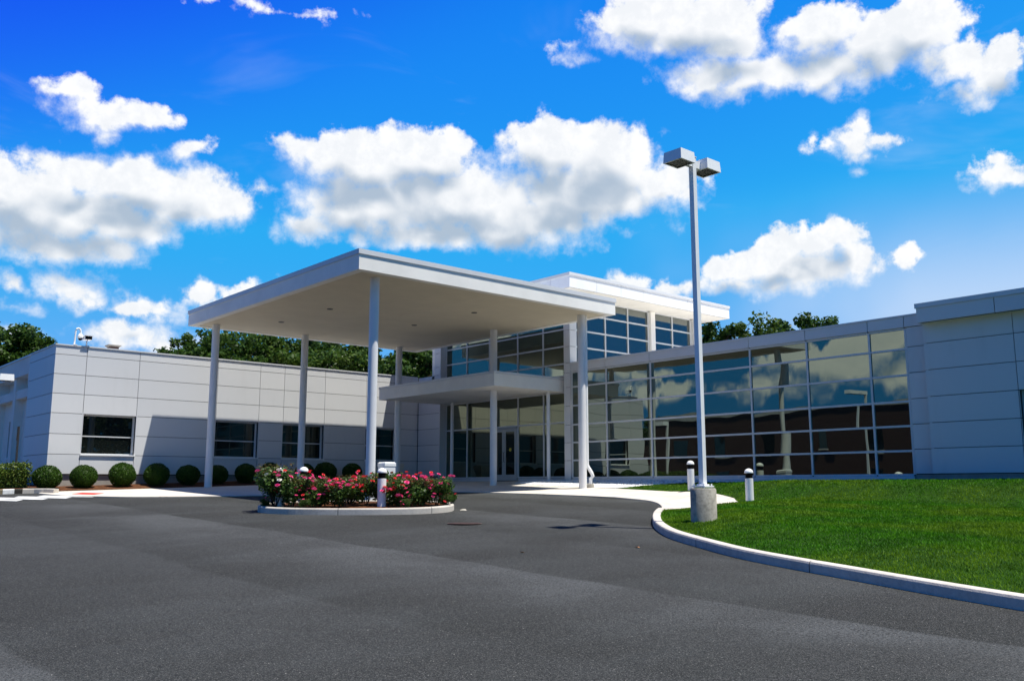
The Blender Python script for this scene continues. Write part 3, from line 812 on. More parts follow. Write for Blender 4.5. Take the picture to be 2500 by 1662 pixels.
# corner pier that carries the upper storey
mb = MB()
panel_wall(mb, 'y', XG, -1, [24.73, 25.07], [0.1, 0.92, 1.60, 2.28, 3.01, 3.74, 4.31, 4.70, 5.35, 6.0, 6.65, 7.35])
panel_wall(mb, 'x', 24.73, -1, [24.655, 24.98], [4.70, 5.35, 6.0, 6.65, 7.35])
mb.box(24.655, 25.02, 24.783, 25.07, 0.1, 7.35, 0)
bpart(mb, 'pier', [M['panel'], M['joint']])
mb = MB()
panel_wall(mb, 'y', XG, -1, [33.24, 33.61], [4.99, 5.35, 6.0, 6.65, 7.35]); mb.box(24.655, 25.0, 33.25, 33.6, 4.99, 7.35, 0)
bpart(mb, 'pier', [M['panel'], M['joint']])

# right wing: plain panels
mb = MB()
ZR = [0.30, 0.96, 1.64, 2.34, 3.06, 3.78, 4.33]
panel_wall(mb, 'y', XG, -1, [10.85, 11.44], ZR)
panel_wall(mb, 'y', XG - 0.28, -1, [-3, 2.2, 5.4, 8.58, 10.85], ZR, [(6.55, 8.56, 0.96, 2.34)])
bpart(mb, 'wall', [M['panel'], M['joint']])
mb = MB(); mb.box(XG - 0.22, XG + 0.3, -3, 10.84, -0.5, 0.28); mb.box(XG + 0.05, XG + 0.3, 10.85, 11.47, -0.3, 0.28); bpart(mb, 'foundation', M['found'])
mb = MB()
panel_wall(mb, 'y', XG - 0.62, -1, [-3, 2.4, 5.6, 8.85, 10.84], [4.31, 4.70], gap=0.02)
mb.box(XG - 0.57, XG + 0.4, 10.80, 10.84, 4.31, 4.70, 0); mb.box(XG - 0.57, XG + 0.2, -3, 10.80, 4.312, 4.36, 0)
bpart(mb, 'parapet', [M['panel'], M['joint']])
mb = MB(); mb.box(XG - 0.65, XG + 0.42, -3, 10.87, 4.703, 4.83); bpart(mb, 'coping', M['coping'])
fm = MB(); a, b, c, d = 6.55, 8.56, 0.96, 2.34
xx = XG - 0.1
fm.box(xx - 0.03, xx + 0.05, a, a + 0.05, c, d); fm.box(xx - 0.03, xx + 0.05, b - 0.05, b, c, d); fm.box(xx - 0.03, xx + 0.05, a + 0.05, b - 0.05, c, c + 0.05); fm.box(xx - 0.03, xx + 0.05, a + 0.05, b - 0.05, d - 0.05, d)
wobj = bpart(fm, 'window', M['alu'])
gm = MB(); gm.box(xx + 0.005, xx + 0.02, a + 0.04, b - 0.04, c + 0.04, d - 0.04); bpart(gm, 'pane', M['glass_dark'], wobj)

# upper storey: west glazing over the entrance, south glazing over the low roof
curtain('y', XD, -1, [25.10, 26.59, 28.15, 30.01, 31.60, 33.13], [4.25, 4.74, 5.44, 6.13, 6.82, 7.36], M['glass'])
curtain('x', 24.95, -1, [25.02, 25.60, 26.84, 28.23, 29.54], [4.72, 5.40, 6.07, 6.74, 7.36], M['glass_blue'])
curtain('x', 24.95, -1, [29.90, 31.17, 32.46], [4.72, 5.40, 6.07, 6.74, 7.36], M['glass_blue'])
mb = MB(); mb.box(29.58, 29.86, 24.78, 25.0, 4.5, 7.36); bpart(mb, 'pier', M['stucco'])
mb = MB(); panel_wall(mb, 'x', 24.75, -1, [32.50, 32.90], [4.5, 5.35, 6.0, 6.65, 7.36]); mb.box(32.5, 32.9, 24.803, 34.9, 4.5, 7.36, 0); bpart(mb, 'pier', [M['panel'], M['joint']])
mb = MB(); mb.box(24.6, 32.9, 33.62, 33.8, 4.6, 7.36); bpart(mb, 'wall', M['stucco'])
# overhanging roof
mb = MB()
rx = [23.6, 25.09, 26.50, 27.85, 29.3, 30.75, 32.2, 33.75]
panel_wall(mb, 'x', 23.70, -1, rx, [7.40, 7.86], gap=0.014)
panel_wall(mb, 'y', 23.60, -1, [23.752, 24.75, 26.2, 27.7, 29.2, 30.7, 32.2, 34.6], [7.40, 7.86], gap=0.014)
panel_wall(mb, 'y', 33.75, 1, [23.752, 29.0, 34.6], [7.40, 7.86], gap=0.014)
bpart(mb, 'roof_fascia', [M['white'], M['joint']])
mb = MB(); mb.box(23.57, 33.78, 23.67, 34.63, 7.863, 7.975); bpart(mb, 'coping', M['coping'])
mb = MB(); mb.box(23.66, 33.69, 23.76, 34.6, 7.39, 7.44)
so = bpart(mb, 'soffit', M['stucco'])

# entrance glazing, double door
curtain('y', XD, -1, [25.10, 26.58, 28.14, 29.90, 31.55, 33.10], [0.30, 2.42, 3.60], M['glass_flat'], skip=[(28.14, 29.90, 0.3, 2.42)])
mb = MB(); mb.box(XD - 0.06, XD + 0.2, 25.08, 28.10, -0.2, 0.262); mb.box(XD - 0.06, XD + 0.2, 29.94, 33.15, -0.2, 0.262); mb.box(XD - 0.02, XD + 0.2, 25.08, 33.15, 3.64, 4.2)
bpart(mb, 'sill', M['alu'])
dm = MB()
dm.box(XD - 0.08, XD + 0.06, 28.175, 28.225, 0.16, 2.38); dm.box(XD - 0.08, XD + 0.06, 29.815, 29.865, 0.16, 2.38); dm.box(XD - 0.08, XD + 0.06, 28.175, 29.865, 2.33, 2.383)
M['door'] = simple('door_aluminium', (0.40, 0.42, 0.42), 0.4, 0.5, 0.03, 2)
door = bpart(dm, 'entrance_door', M['door'])
for a, b in ((28.23, 29.015), (29.025, 29.81)):
    lf = MB(); x0, x1 = XD - 0.06, XD - 0.01
    lf.box(x0, x1, a, a + 0.11, 0.18, 2.32); lf.box(x0, x1, b - 0.11, b, 0.18, 2.32); lf.box(x0, x1, a + 0.11, b - 0.11, 2.20, 2.32); lf.box(x0, x1, a + 0.11, b - 0.11, 0.18, 0.42)
    bpart(lf, 'door_leaf', M['door'], door)
    gm = MB(); gm.box(x0 + 0.02, x0 + 0.032, a + 0.105, b - 0.105, 0.415, 2.205); bpart(gm, 'pane', M['glass_dark'], door)
    hy = b - 0.055 if b < 29.02 else a + 0.055
    hm = MB(); hm.tube([(x0 - 0.001, hy, 0.95), (x0 - 0.06, hy, 0.95), (x0 - 0.06, hy, 1.35), (x0 - 0.001, hy, 1.35)], 0.012, 8); bpart(hm, 'handle', M['dark'], door)
mb = MB(); mb.lathe([(0.001, 0), (0.075, 0), (0.075, 0.006), (0.001, 0.006)], 20)
mb.v = [(XD - 0.062 - p[2] + 0.02, 28.62 + p[0], 1.45 + p[1]) for p in mb.v]
bpart(mb, 'sticker', simple('yellow_sticker', (0.55, 0.42, 0.05), 0.5), door)

# small canopy over the door: slab with raised edge and two slim posts
ec = MB()
ec.box(21.30, XD - 0.07, 25.38, 33.14, 3.62, 4.08); 
entc = bpart(ec, 'entrance_canopy', M['stucco'])
mb = MB(); mb.box(21.27, XD - 0.07, 25.35, 33.15, 4.083, 4.17); bpart(mb, 'coping', M['coping'], entc)
for (x, y) in ((24.42, 25.78), (24.42, 32.0)):
    mb = MB(); mb.tube([(x, y, gz1(x, y)), (x, y, 3.619)], 0.075, 20); bpart(mb, 'post', M['column'], entc)
# hidden volume of the building
mb = MB()
mb.box(XG + 0.45, 44, -2.9, 24.6, -0.3, 4.24); mb.box(XD + 0.25, 32.4, 25.2, 33.6, -0.3, 7.36); mb.box(9.6, 24.5, YL + 0.4, 57.5, -0.3, 4.59); mb.box(24.7, 44, 33.9, 57.5, -0.3, 4.7)
bpart(mb, 'interior_wall', M['interior'])

# ---------------------------------------------------------------- big drive-through canopy
cx, cy = 18.3, 27.5
can = tag(empty('drive_through_canopy', (cx, cy, gz1(cx, cy))), 'large flat white canopy on six tall round columns over the drive', 'canopy')
mb = MB()
cx0, cx1, cy0, cy1 = 13.0, 23.62, 21.42, 33.7
def rect_ring(m, x0, x1, y0, y1, z0, z1, t, mi=0):
    m.box(x0, x1, y0, y0 + t, z0, z1, mi); m.box(x0, x1, y1 - t, y1, z0, z1, mi); m.box(x0, x0 + t, y0 + t, y1 - t, z0, z1, mi); m.box(x1 - t, x1, y0 + t, y1 - t, z0, z1, mi)
rect_ring(mb, cx0, cx1, cy0, cy1, 5.985, 6.43, 0.25)
# soffit in four boards with narrow open joints
jx, jy = 18.0, 27.55
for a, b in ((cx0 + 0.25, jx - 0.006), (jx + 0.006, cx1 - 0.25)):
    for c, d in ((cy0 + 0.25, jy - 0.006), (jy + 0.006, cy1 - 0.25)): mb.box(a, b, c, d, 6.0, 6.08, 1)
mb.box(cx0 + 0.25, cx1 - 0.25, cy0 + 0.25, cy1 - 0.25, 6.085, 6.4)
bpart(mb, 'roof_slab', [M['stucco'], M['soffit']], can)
mb = MB(); mb.box(cx0 - 0.03, cx1 + 0.03, cy0 - 0.03, cy1 + 0.03, 6.433, 6.575); bpart(mb, 'coping', M['coping'], can)
for (x, y) in ((13.98, 22.12), (13.73, 32.79), (22.76, 22.30), (22.11, 32.87), (17.45, 32.75), (22.42, 26.75)):
    mb = MB(); zb = gz1(x, y)
    mb.tube([(x, y, zb), (x, y, 5.999)], 0.138, 32); bpart(mb, 'column', M['column'], can)
for (x, y) in ((15.40, 27.2), (15.31, 30.63), (19.43, 27.9), (19.57, 24.43)):
    mb = MB(); mb.lathe([(0.001, -0.004), (0.085, -0.004), (0.095, -0.012), (0.105, -0.012), (0.105, 0.003)][::-1], 20, (x, y, 6.0)); bpart(mb, 'recessed_light', M['dark'], can)
# downspout behind the right front column, with a kinked foot running into a drain stub
dx, dy = 22.92, 22.23
zb = gz1(dx, dy)
mb = MB()
mb.tube([(dx, dy, 5.99), (dx, dy, 0.62)], 0.055, 14)
mb.tube([(dx, dy, 0.66), (dx + 0.10, dy - 0.10, 0.42), (dx + 0.13, dy - 0.13, 0.30), (dx + 0.08, dy - 0.08, 0.22), (dx + 0.07, dy - 0.07, zb + 0.06)], 0.062, 14)
mb.tube([(dx, dy, 3.72), (dx, dy, 3.80)], 0.07, 14); mb.tube([(dx, dy, 0.60), (dx, dy, 0.69)], 0.07, 14)
bpart(mb, 'downspout', M['white'], can)
mb = MB(); mb.lathe([(0.125, 0), (0.125, 0.13), (0.11, 0.16), (0.001, 0.16)], 18, (dx + 0.07, dy - 0.07, zb)); bpart(mb, 'drain_stub', M['pier'], can)

# ---------------------------------------------------------------- twin-head lamp on a concrete pedestal
def lamp(name, x, y, zground, ztop, heads, label, ped=0.62):
    t = tag(empty(name, (x, y, zground)), label, 'lamp')
    ph = ped
    mb = MB(); mb.lathe([(0.245, -0.4), (0.245, ph - 0.03), (0.225, ph), (0.001, ph)], 32); mb.build('pedestal', M['pier'], t)
    mb = MB(); mb.box(-0.15, 0.15, -0.15, 0.15, ph + 0.02, ph + 0.045); mb.box(-0.085, 0.085, -0.085, 0.085, ph + 0.045, ph + 0.075)
    for sx in (-1, 1):
        for sy in (-1, 1): mb.tube([(sx * 0.115, sy * 0.115, ph), (sx * 0.115, sy * 0.115, ph + 0.08)], 0.014, 8)
    mb.build('base_plate', M['white'], t)
    H = ztop - zground
    mb = MB(); mb.box(-0.053, 0.053, -0.053, 0.053, ph + 0.045, H + 0.02); mb.box(-0.06, 0.06, -0.06, 0.06, H + 0.02, H + 0.035); mb.build('pole', M['white'], t)
    for s in heads:
        mb = MB(); mb.box(s * 0.054, s * 0.20, -0.04, 0.04, H - 0.19, H - 0.04); mb.build('arm', M['white'], t)
        hx = s * 0.42
        mb = MB(); z0 = H - 0.20; z1 = H + 0.02; r = 0.225
        vs = [(-r, -r, z0), (r, -r, z0), (r, r, z0), (-r, r, z0), (-r + .015, -r + .015, z1), (r - .015, -r + .015, z1), (r - .015, r - .015, z1), (-r + .015, r - .015, z1)]
        q = r - 0.035
        vs += [(-q, -q, z0), (q, -q, z0), (q, q, z0), (-q, q, z0)]
        mb.add([(p[0] + hx, p[1], p[2]) for p in vs], [(4, 5, 6, 7), (0, 1, 5, 4), (1, 2, 6, 5), (2, 3, 7, 6), (3, 0, 4, 7), (0, 8, 9, 1), (1, 9, 10, 2), (2, 10, 11, 3), (3, 11, 8, 0)])
        ho = mb.build('lamp_head', M['white'], t)
        mb = MB(); mb.box(hx - q - .002, hx + q + .002, -q - .002, q + .002, z0 + 0.012, z0 + 0.03); mb.build('lens', M['lens'], ho)
    return t
LX, LY = 14.19, 10.71
lamp('parking_lamp', LX, LY, lawnz(LX, LY) - 0.01, 6.50, (-1, 1), 'tall square white lamp with two box heads on a concrete pedestal on the lawn')
lamp('parking_lamp', 6.72, 34.6, gz1(6.72, 34.6), 3.72, (1,), 'single box-headed white lamp at the left photo edge, pole outside the frame', 0.3)

# ---------------------------------------------------------------- bollard lights
def bollard():
    t = empty('bollard_light', (0, 0, 0))
    mb = MB(); mb.lathe([(0.105, -0.1), (0.105, 0.66), (0.10, 0.665), (0.001, 0.665)], 28); mb.build('post', M['white'], t)
    mb = MB()
    for i in range(4): mb.lathe([(0.086, 0.667 + i * 0.032), (0.104, 0.672 + i * 0.032), (0.104, 0.682 + i * 0.032), (0.086, 0.692 + i * 0.032)], 28)
    mb.lathe([(0.08, 0.665), (0.08, 0.80)], 24); mb.build('louvre', M['black'], t)
    mb = MB(); mb.lathe([(0.113, 0.80), (0.116, 0.815)] + [(0.116 * math.cos(a), 0.815 + 0.105 * math.sin(a)) for a in np.linspace(0.15, 1.55, 9)] + [(0.0005, 0.92)], 28); mb.build('dome_cap', M['white'], t)
    return t
IC = (11.94, 19.44); UX, UY = FY, -FX                               # island centre, long axis across the view
def island_xy(u, f): return (IC[0] + UX * u + FX * f, IC[1] + UY * u + FY * f)
def islandz(x, y): return gz1(x, y) + 0.12
spots = [(20.49, 13.97, lawnz(20.49, 13.97), 'white dome-topped bollard light on the open lawn, right of the tall lamp'),
         (22.75, 17.62, gz1(22.75, 17.62) + 0.02, 'white dome-topped bollard light just behind the tall lamp pole'),
         (12.13, 18.66, islandz(12.13, 18.66), 'white bollard light standing in front of the roses, fully in view'),
         (10.36, 20.42, islandz(10.36, 20.42), 'bollard light at the left tip of the island, half hidden by a rose bush'),
         (11.17, 20.78, islandz(11.17, 20.78), 'bollard light behind the roses with only its white dome showing')]
pb = bollard()
for i, (x, y, z, lab) in enumerate(spots):
    o = pb if i == 0 else copy_tree(pb)
    o.location = (x, y, z); tag(o, lab, 'bollard light', 'white bollard lights')

# ---------------------------------------------------------------- island with roses
N = 72
def sup(a, A, B, e=2.5):
    ca, sa = math.cos(a), math.sin(a)
    return A * math.copysign(abs(ca) ** (2 / e), ca), B * math.copysign(abs(sa) ** (2 / e), sa)
ring = [island_xy(*sup(2 * math.pi * k / N, 2.37, 1.50)) for k in range(N)]
km = MB(); closed = ring + [ring[0]]
prev = None
for piece in cut(closed[::1], [1.9, 4.6, 7.2, 9.4, 11.6]):
    kerb_strip(km, piece, 0.17, 0.15, gz1, 0.03)
    if prev: kerb_strip(km, [prev, piece[0]], 0.165, 0.142, gz1, 0.03, 1)
    prev = piece[-1]
tag(km.build('island_kerb', [M['kerb'], M['joint']]), 'pale concrete kerb ring round the rose island', kind='structure')
inner = offset_line(closed, 0.16)[:-1]
tag(slab('island_soil', inner, 0.12, M['mulch'], None, 0.4), 'brown mulch of the rose island', kind='structure')

def leaf_cards(n, sampler, size, asp=0.55, up=0.3, fold=0.0):
    """n small leaf quads (rhombi) at sampled points, random attitude"""
    p, nrm = sampler(n)
    n = len(p)
    d = rng.normal(size=(n, 3)); d[:, 2] += up
    d += nrm * 0.9
    d /= np.linalg.norm(d, axis=1)[:, None]
    a = np.cross(d, rng.normal(size=(n, 3))); a /= np.linalg.norm(a, axis=1)[:, None]
    b = np.cross(d, a)
    s = (size * rng.uniform(0.6, 1.3, n))[:, None]
    V = np.stack([p - a * s, p - b * s * asp + d * s * 0.12, p + a * s, p + b * s * asp + d * s * 0.12], 1)
    return V.reshape(-1, 3)
def ellip_sampler(c, r, shell=0.45, zmin=None):
    def f(n):
        d = rng.normal(size=(n, 3)); d /= np.linalg.norm(d, axis=1)[:, None]
        q = shell + (1 - shell) * rng.random(n) ** 0.6
        p = np.array(c) + d * q[:, None] * np.array(r)
        if zmin is not None:
            k = p[:, 2] > zmin; p, d = p[k], d[k]
        return p, d
    return f
def join_samplers(parts):
    def f(n):
        P_, D_ = [], []
        for smp, wgt in parts:
            a, b = smp(int(n * wgt)); P_.append(a); D_.append(b)
        return np.concatenate(P_), np.concatenate(D_)
    return f

def flower_mesh(mat):
    """an open rose: three whorls of cupped petals"""
    V = []
    for ring_, (n, r, tilt, h) in enumerate(((6, 1.0, 0.35, 0.0), (5, 0.72, 0.8, 0.12), (4, 0.42, 1.2, 0.25))):
        for k in range(n):
            a = 2 * math.pi * k / n + ring_ * 0.5 + random.uniform(-.1, .1); ca, sa = math.cos(a), math.sin(a)
            wv = 2.0 * r / n * 1.5
            def pt(rad, side, z): return (ca * rad - sa * side, sa * rad + ca * side, z)
            tip = r * math.cos(tilt); tz = h + r * math.sin(tilt)
            V += [pt(0.05, 0, h - .05), pt(tip * 0.7, -wv, h + (tz - h) * 0.6), pt(tip, 0, tz), pt(tip * 0.7, wv, h + (tz - h) * 0.6)]
    o = np_mesh('flower', np.array(V) * 0.056, 4, mat)
    return o
FL = [flower_mesh(M['pink']), flower_mesh(M['red_petal']), flower_mesh(M['white_petal'])]
fl_used = [False] * 3
def put_flower(kind, parent, loc, s):
    o = FL[kind] if not fl_used[kind] else FL[kind].copy()
    if fl_used[kind]: C.objects.link(o)
    fl_used[kind] = True
    o.parent = parent; o.location = loc; o.scale = (s, s, s)
    o.rotation_euler = (random.uniform(-.7, .7) + 0.4, random.uniform(-.7, .7), random.uniform(0, 6.28))

def rose_foliage(seed, tall=1.0):
    global rng
    rng = np.random.default_rng(seed)
    lobes = []
    for k in range(9):
        a = rng.uniform(0, 6.28); rr = rng.uniform(0.08, 0.30)
        lobes.append((ellip_sampler((rr * math.cos(a), rr * math.sin(a), rng.uniform(0.16, 0.56) * tall), (rng.uniform(.16, .27), rng.uniform(.16, .27), rng.uniform(.15, .27) * tall), 0.15, 0.02), 1 / 9))
    V = leaf_cards(2900, join_samplers(lobes), 0.030, 0.6, 0.4)
    T = leaf_cards(260, join_samplers([(ellip_sampler((0.22 * math.cos(a), 0.22 * math.sin(a), 0.62 * tall), (.14, .14, .16), 0.1), 1 / 5) for a in rng.uniform(0, 6.28, 5)]), 0.026, 0.5, 0.8)
    mi = np.concatenate([np.zeros(len(V) // 4), np.ones(len(T) // 4)])
    o = np_mesh('foliage', np.concatenate([V, T]), 4, [M['rose_leaf'], M['rose_tip']], None, mi)
    return o
def stems(n, h, spread):
    mb = MB()
    for k in range(n):
        a = random.uniform(0, 6.28); s = random.uniform(0.4, 1) * spread
        mb.tube([(0.02 * math.cos(a), 0.02 * math.sin(a), -0.02), (0.5 * s * math.cos(a), 0.5 * s * math.sin(a), h * 0.5), (s * math.cos(a), s * math.sin(a), h)], [0.008, 0.006, 0.003], 5)
    return mb
FOL = [rose_foliage(3), rose_foliage(4), rose_foliage(5)]
STEM = [stems(8, 0.6, 0.28).build('stem', M['bark'], None) for _ in range(1)]
fused = [False] * 3; sused = [False]
# (u along the island, f away from the viewer, scale, flowers, mix of colours, label)
ROSES = [(-1.93, -0.40, 1.42, 9, 'wp', 'tall dark green rose bush with one white bloom at the left tip of the island'),
         (-1.45, -0.62, 1.02, 26, 'p', 'pink rose bush in front, next to the leftmost tall bush'),
         (-0.80, -0.55, 0.92, 26, 'p', 'pink rose bush in front, below the white dome of the hidden bollard'),
         (-0.22, -0.60, 0.88, 24, 'p', 'sparser pink rose bush low at the front middle of the island'),
         (0.22, -0.05, 1.02, 24, 'r', 'rose bush with red blooms just left of the front bollard light'),
         (1.02, -0.28, 0.98, 28, 'pr', 'rose bush with mixed blooms just right of the front bollard light'),
         (1.45, -0.30, 0.98, 28, 'p', 'bright pink rose bush near the right end of the island'),
         (1.95, -0.10, 0.92, 28, 'p', 'rightmost tall rose bush on the island with magenta-pink blooms'),
         (-1.15, 0.45, 0.98, 12, 'p', 'rear rose bush behind the left half of the island'),
         (-0.30, 0.55, 1.0, 12, 'p', 'rear rose bush in the middle, before the lit canopy column'),
         (0.75, 0.50, 1.1, 8, 'r', 'rear rose bush with reddish young tips behind the front bollard'),
         (1.50, 0.55, 0.95, 12, 'p', 'rear rose bush at the right, mostly hidden'),
         (2.18, -0.35, 0.42, 4, 'r', 'tiny red rose bush at the right front edge of the mulch'),
         (2.30, 0.15, 0.38, 3, 'r', 'small red rose bush at the far right tip of the island'),
         (-2.12, -0.62, 0.30, 1, 'p', 'tiny rust-coloured rose seedling at the left front of the island'),
         (-1.05, -1.12, 0.32, 1, 'p', 'tiny brownish rose plant on the front mulch, left'),
         (1.30, -1.0, 0.30, 2, 'p', 'tiny rose plant on the front mulch, right of the front bollard')]
for i, (u, f, s, nf, kinds, lab) in enumerate(ROSES):
    x, y = island_xy(u, f)
    t = tag(empty('rose_bush', (x, y, islandz(x, y)), random.uniform(0, 6.28)), lab, 'rose bush', 'rose bushes on the island')
    t.scale = (s * 1.12, s * 1.12, s * 0.97)
    k = i % 3
    o = FOL[k] if not fused[k] else FOL[k].copy()
    if fused[k]: C.objects.link(o)
    fused[k] = True; o.parent = t
    o = STEM[0] if not sused[0] else STEM[0].copy()
    if sused[0]: C.objects.link(o)
    sused[0] = True; o.parent = t
    rz = t.rotation_euler.z
    for q in range(nf):
        # blooms sit on the outside of the bush, mostly up and on the sunny, near side
        a = random.uniform(0, 6.28)
        rr = random.uniform(0.20, 0.46); zz = random.uniform(0.42, 0.86) if random.random() < 0.72 else random.uniform(0.2, 0.5)
        wx, wy = rr * math.cos(a), rr * math.sin(a)
        if (wx * FX + wy * FY) > 0.1 and random.random() < 0.75: wx, wy = -wx, -wy
        lx, ly = wx * math.cos(-rz) - wy * math.sin(-rz), wx * math.sin(-rz) + wy * math.cos(-rz)
        c = random.choice(kinds); kd = {'p': 0, 'r': 1, 'w': 2}[c]
        if c == 'p' and random.random() < 0.22: kd = 1
        if 'w' in kinds: kd = 2 if q < 3 else 0
        if 'w' in kinds and q > 4: break
        put_flower(kd, t, (lx, ly, zz * (1 if zz > 0.5 else 1)), random.uniform(0.75, 1.2) / max(s, 0.55))

# ---------------------------------------------------------------- clipped boxwood balls and hedge
rng = np.random.default_rng(21)
def ball():
    t = empty('boxwood_ball')
    def smp(n):
        d = rng.normal(size=(n, 3)); d /= np.linalg.norm(d, axis=1)[:, None]
        q = 0.86 + 0.14 * rng.random(n) ** 0.7 + 0.035 * np.sin(7 * d[:, 0] + 3 * d[:, 2]) * np.sin(6 * d[:, 1])
        p = d * q[:, None] * np.array([0.5, 0.5, 0.47]) + np.array([0, 0, 0.44])
        k = p[:, 2] > 0.01
        return p[k], d[k]
    np_mesh('foliage', leaf_cards(6500, smp, 0.026, 0.6, 0.1), 4, M['box_leaf'], t)
    mb = MB(); mb.lathe([(0.001, 0.06), (0.24, 0.1), (0.40, 0.28), (0.425, 0.44), (0.38, 0.64), (0.2, 0.81), (0.001, 0.85)], 18)
    mb.tube([(0, 0, -0.05), (0, 0, 0.2)], 0.03, 6); mb.build('stem', M['rose_leaf'], t)
    return t
BALLS = [(8.55, 34.0, 1.0, 'round clipped boxwood nearest the building corner, next to the hedge'), (9.72, 33.98, 0.98, 'round clipped boxwood under the left edge of the first window'), (11.02, 33.95, 1.03, 'round clipped boxwood under the right side of the sunlit window'), (12.24, 33.95, 0.98, 'round boxwood at the edge of the canopy shadow on the wall'), (13.42, 33.95, 0.92, 'shaded boxwood just left of the left canopy column'), (14.55, 33.95, 0.9, 'shaded boxwood just right of the left canopy column'), (15.72, 33.95, 0.9, 'shaded boxwood left of the rose island, under the second window'), (16.75, 33.95, 0.95, 'shaded boxwood partly behind the leftmost rose bush'), (18.30, 33.95, 0.9, 'shaded boxwood showing above the roses right of the middle column'), (19.25, 33.95, 0.98, 'shaded boxwood showing above the roses left of the front column'), (20.55, 33.95, 0.92, 'shaded boxwood mostly hidden behind the front column and roses')]
b0 = ball()
for i, (x, y, s, lab) in enumerate(BALLS):
    o = b0 if i == 0 else copy_tree(b0)
    o.location = (x, y, bedz(x, y) - 0.02); o.scale = (s * random.uniform(0.88, 1.0), s * 0.93, s * random.uniform(0.86, 0.98)); o.rotation_euler = (0, 0, i * 1.3)
    tag(o, lab, 'shrub', 'clipped boxwood balls along the wall')
def hedge():
    t = tag(empty('hedge', (5.4, 34.9, bedz(5.4, 34.9))), 'loose low hedge left of the boxwood balls at the left photo edge', 'hedge')
    def smp(n):
        p = np.stack([rng.uniform(-3.2, 2.75, n), rng.uniform(-0.55, 0.75, n), rng.random(n) ** 0.6 * 0.80], -1)
        f = rng.integers(0, 2, n)
        p[f == 0, 1] = -0.55 + rng.normal(0, 0.07, (f == 0).sum()); p[f == 1, 2] = 0.80 + rng.normal(0, 0.05, (f == 1).sum())
        d = np.zeros((n, 3)); d[f == 0, 1] = -1; d[f == 1, 2] = 1
        p[:, 2] += 0.05 * np.sin(p[:, 0] * 3.1)
        return p, d
    np_mesh('foliage', leaf_cards(9000, smp, 0.04, 0.55, 0.2), 4, M['hedge_leaf'], t)
    mb = MB(); mb.box(-3.1, 2.65, -0.42, 0.6, 0.05, 0.70); mb.build('branches', M['rose_leaf'], t)
hedge()

# ---------------------------------------------------------------- trees
def tree_kind(seed, dens, lmat, bmat, tall):
    """unit tree, 10 m high: tapered trunk with limbs, crown of leaf cards in clumps with gaps"""
    global rng
    rng = np.random.default_rng(seed)
    t = empty('tree')
    mb = MB(); tips = []
    mb.tube([(0, 0, -0.5), (0.05, 0, 1.5), (0.0, 0.1, 3.5), (0.1, 0.0, 5.5), (0.05, 0.05, 8.2)], [0.26, 0.2, 0.16, 0.1, 0.03], 8)
    nl = 26
    for k in range(nl):
        z0 = 2.2 + 6.0 * k / nl; a = k * 2.4 + rng.uniform(-.4, .4)
        ext = (0.35 + 0.65 * math.sin(math.pi * min(1, (z0 - 1.2) / 7.6)) ** 0.8) * 2.7 * rng.uniform(0.75, 1.15) / tall
        e = np.array([ext * math.cos(a), ext * math.sin(a), z0 + rng.uniform(0.5, 1.6)])
        m_ = np.array([0.5 * e[0], 0.5 * e[1], z0 + 0.35])
        mb.tube([(0.03, 0.03, z0), tuple(m_), tuple(e)], [0.065, 0.045, 0.015], 5)
        tips.append(e); tips.append(m_ + rng.normal(0, .3, 3) + np.array([0, 0, .3]))
        for _ in range(2): tips.append(e * np.array([.8, .8, 1]) + rng.normal(0, 0.55, 3))
    tips.append(np.array([0, 0, 9.3])); tips.append(np.array([.3, .1, 8.8])); tips.append(np.array([-.35, -.2, 8.5]))
    mb.build('trunk', bmat, t)
    parts = []
    for c in tips:
        r = rng.uniform(0.45, 0.85)
        parts.append((ellip_sampler(c, (r, r, r * 0.75), 0.1), 1 / len(tips)))
    V = leaf_cards(dens, join_samplers(parts), 0.13, 0.62, 0.5)
    V = V.reshape(-1, 4, 3)
    np_mesh('crown', V.reshape(-1, 3), 4, lmat, t)
    return t
TK = [tree_kind(31, 15000, M['tree_leaf'], M['bark'], 1.0), tree_kind(32, 12000, M['tree_leaf_light'], M['bark_pale'], 1.15), tree_kind(33, 17000, M['tree_leaf'], M['bark'], 0.85)]
tused = [False] * 3
def at(px, D):
    u = (px - 1250) / 2200 * (D * 0.9875 + 0.9)
    return FX * D + FY * u, FY * D - FX * u
